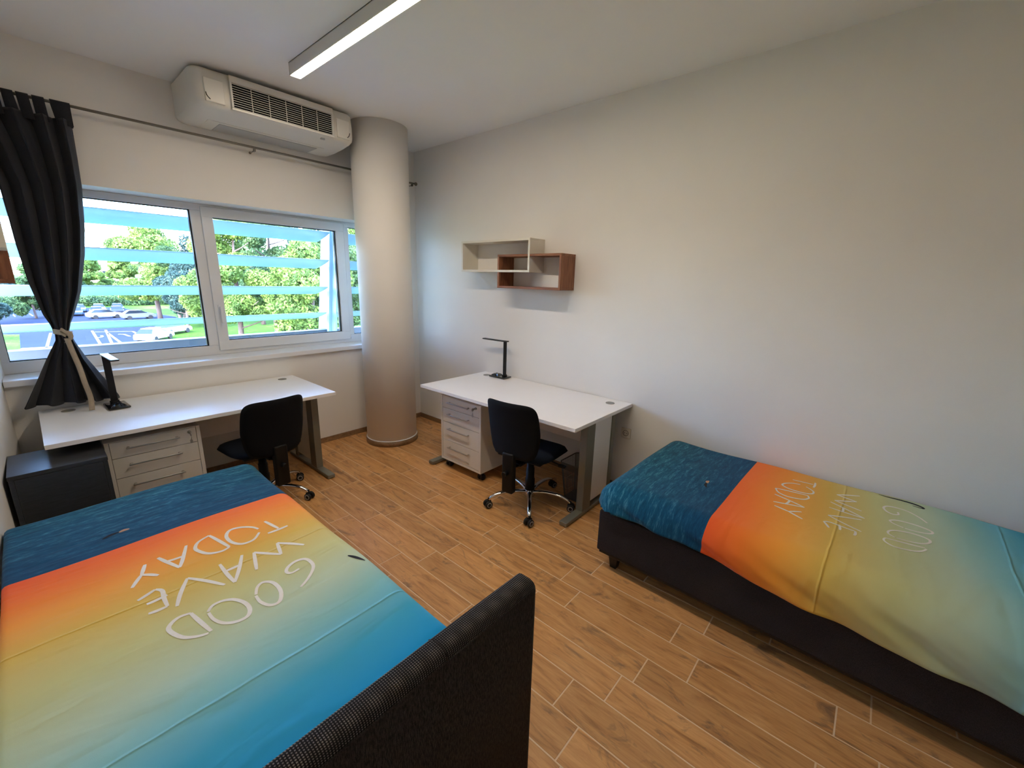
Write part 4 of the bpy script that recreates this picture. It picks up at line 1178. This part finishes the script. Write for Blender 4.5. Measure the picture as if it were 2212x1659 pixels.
tree('near_pine', 'leaf_bright', 12.6, 44, 'bright pine filling the left of the opening window, nearest the handle', .90, .2, G)
tree('near_pine', 'leaf_mid', 18.4, 51, 'tall pine with a bare leaning trunk in the middle of the opening window', 1.02, 1.2, G)
tree('broad_pine', 'leaf_bright', 16.6, 38, 'light green pine just left of the louvre post', .82, 3.3, G)
tree('cypress', 'leaf_dark', 25, 60, 'dark tree in the middle distance between the bright pines', 1.0, .5, G)
tree('broad_pine', 'leaf_mid', 21.5, 43, 'green pine behind the louvre post', .98, 5.0, G)
tree('near_pine', 'leaf_bright', 27, 46, 'green pine seen in the narrow pane beside the column', .95, 2.2, G)
tree('broad_pine', 'leaf_mid', 24, 72, 'green tree far behind the opening window', 1.05, 4.0, G)
tree('young_tree', 'leaf_bright', 16.5, 83, 'small young yellow-green tree on the verge behind the parking bays', 1.1, 0, G)
far = [(-9, 118, .85, 'leaf_dark'), (-4.0, 90, .66, 'leaf_dark'), (.9, 99, .55, 'leaf_mid'), (5.5, 147, .95, 'leaf_mid'), (11.5, 158, 1.0, 'leaf_bright'), (21, 166, 1.05, 'leaf_bright'), (25, 148, 1.0, 'leaf_mid'), (33, 140, 1.05, 'leaf_dark'), (40, 120, 1.1, 'leaf_mid'), (50, 110, 1.1, 'leaf_mid'), (35, 90, .95, 'leaf_dark'), (45, 80, 1.0, 'leaf_mid')]
farl = ['dark tree at the far left edge of the window view', 'dark tree left of the curtain above the grass', 'green tree just behind the curtain edge', 'far tree on the skyline over the parked cars', 'yellow-green far tree in the left window pane', 'bright far tree beside the big left pine', 'far green tree behind the dark conifer', 'far dark tree behind the window mullion',
        'far green tree at the left of the opening window', 'far green tree in the gap between two pines', 'dark tree behind the pines left of the post', 'green tree behind the louvre post in the distance']
for (x, y, s_, lm), lb in zip(far, farl): tree('far_tree', lm, x, y, lb, s_*1.1, x, G)
# clipped hedge
bm = canopy(77, 16000, [(x, 128+.6*math.sin(x), 1.0, 1.6) for x in np.arange(-12, 44, 1.4)], .22)
bm.materials.append(M['leaf_mid']); o = bpy.data.objects.new('hedge', bm); COL.objects.link(o); o.location = (0, 0, GZ); tag(o, 'long low hedge along the far side of the car park', 'hedge')

def car(label, x, y, rz, col, group=None):
    e = empty('car', (x, y, GZ), rz); tag(e, label, 'car', group)
    m = mat('car_paint', col, .25, vary=.01, coat=.6)
    bm = B(); hw = .88
    side = [(-2.1, .32), (-2.15, .62), (-2.05, .86), (-1.75, .93), (1.05, .95), (1.95, .80), (2.15, .62), (2.12, .32)]
    n0 = []
    secs = [(-hw, .90), (-hw+.06, 1), (hw-.06, 1), (hw, .90)]
    rings = []
    for yy, s in secs: rings.append([bm.verts.new((px*(.985 if s < 1 else 1), yy, .32+(pz-.32)*(s if pz > .5 else 1))) for px, pz in side])
    for i in range(3):
        for k in range(len(side)):
            f = bm.faces.new((rings[i][k], rings[i][(k+1) % len(side)], rings[i+1][(k+1) % len(side)], rings[i+1][k])); f.smooth = False
    bm.faces.new(rings[0]); bm.faces.new(list(reversed(rings[-1])))
    bx(bm, -1.15, .30, -.60, .60, 1.38, 1.44, .02)
    fin(bm, 'body', m, e)
    bm = B(); lo = [(-1.85, -.80), (1.10, -.80), (1.10, .80), (-1.85, .80)]; hi = [(-1.25, -.62), (.38, -.62), (.38, .62), (-1.25, .62)]
    A = [bm.verts.new((*p, .92)) for p in lo]; Bq = [bm.verts.new((*p, 1.39)) for p in hi]
    for k in range(4): bm.faces.new((A[k], A[(k+1) % 4], Bq[(k+1) % 4], Bq[k]))
    bm.faces.new(A); bm.faces.new(Bq); fin(bm, 'windows', M['carglass'], e)
    for wx in (-1.32, 1.32):
        for wy in (-.80, .80):
            bm = B(); cyl(bm, (wx, wy-.10, .31), (wx, wy+.10, .31), .31, seg=20); cyl(bm, (wx, wy-.115, .31), (wx, wy+.115, .31), .17, seg=14); fin(bm, 'wheel', M['tyre'], e)
    return e
c1 = car('white car parked at the right edge of the near bays', 9.2, 61.6, .9, (236, 238, 240))
c2 = car('silver car parked behind the white one, close to the tree trunks', 11.9, 67.2, .7, (200, 206, 214))
car('dark grey car across the car park in front of the pale trunk', 12.0, 91, .1, (90, 96, 110))
car('pale blue car in the far row left of the trees', 8.4, 95, .15, (170, 200, 220))
k = 0
cs = [(236, 238, 240), (60, 80, 120), (150, 160, 172), (40, 44, 54)]
nm = ['white car in the far row of the car park', 'navy blue car in the far row of the car park', 'grey car in the far row of the car park', 'black car in the far row of the car park']
for i in range(8):
    car(nm[i % 4]+(' nearer the hedge' if i > 3 else ''), 3.0+(i % 4)*2.6+(i//4)*1.0, 103+(i//4)*8, 1.5, cs[i % 4], 'cars parked in the far rows')
s = empty('road_sign', (13.9, 140, GZ)); tag(s, 'round blue sign on a pole beyond the far parked cars', 'road sign')
bm = B(); cyl(bm, (0, 0, 0), (0, 0, 2.6), .06, seg=10); fin(bm, 'pole', M['bollard'], s)
bm = B(); lathe(bm, [(.02, -.03), (.75, -.03), (.75, .03), (.02, .03)], (0, -.1, 2.6), 28, mtx=Matrix.Rotation(PI/2, 3, 'X')); fin(bm, 'sign_face', M['sign_blue'], s)
# pale house on the skyline
h = empty('house', (17.5, 190, GZ)); tag(h, 'pale pink far house half hidden behind the trees', 'house')
bm = B(); bx(bm, -8, 8, 0, 9, 0, 9.5); fin(bm, 'walls', mat('pink_render', (222, 186, 168), .9), h)
bm = B(); extr(bm, [(-8.6, 9.5), (8.6, 9.5), (0, 11.6)], 'y', -.5, 9.5); fin(bm, 'roof', mat('roof_tiles', (170, 110, 84), .9, vary=.1), h)
for k in range(4):
    bm = B(); bx(bm, -6.4+k*3.6, -4.9+k*3.6, -.06, .02, 5.6, 7.2); fin(bm, 'house_window', M['carglass'], h)
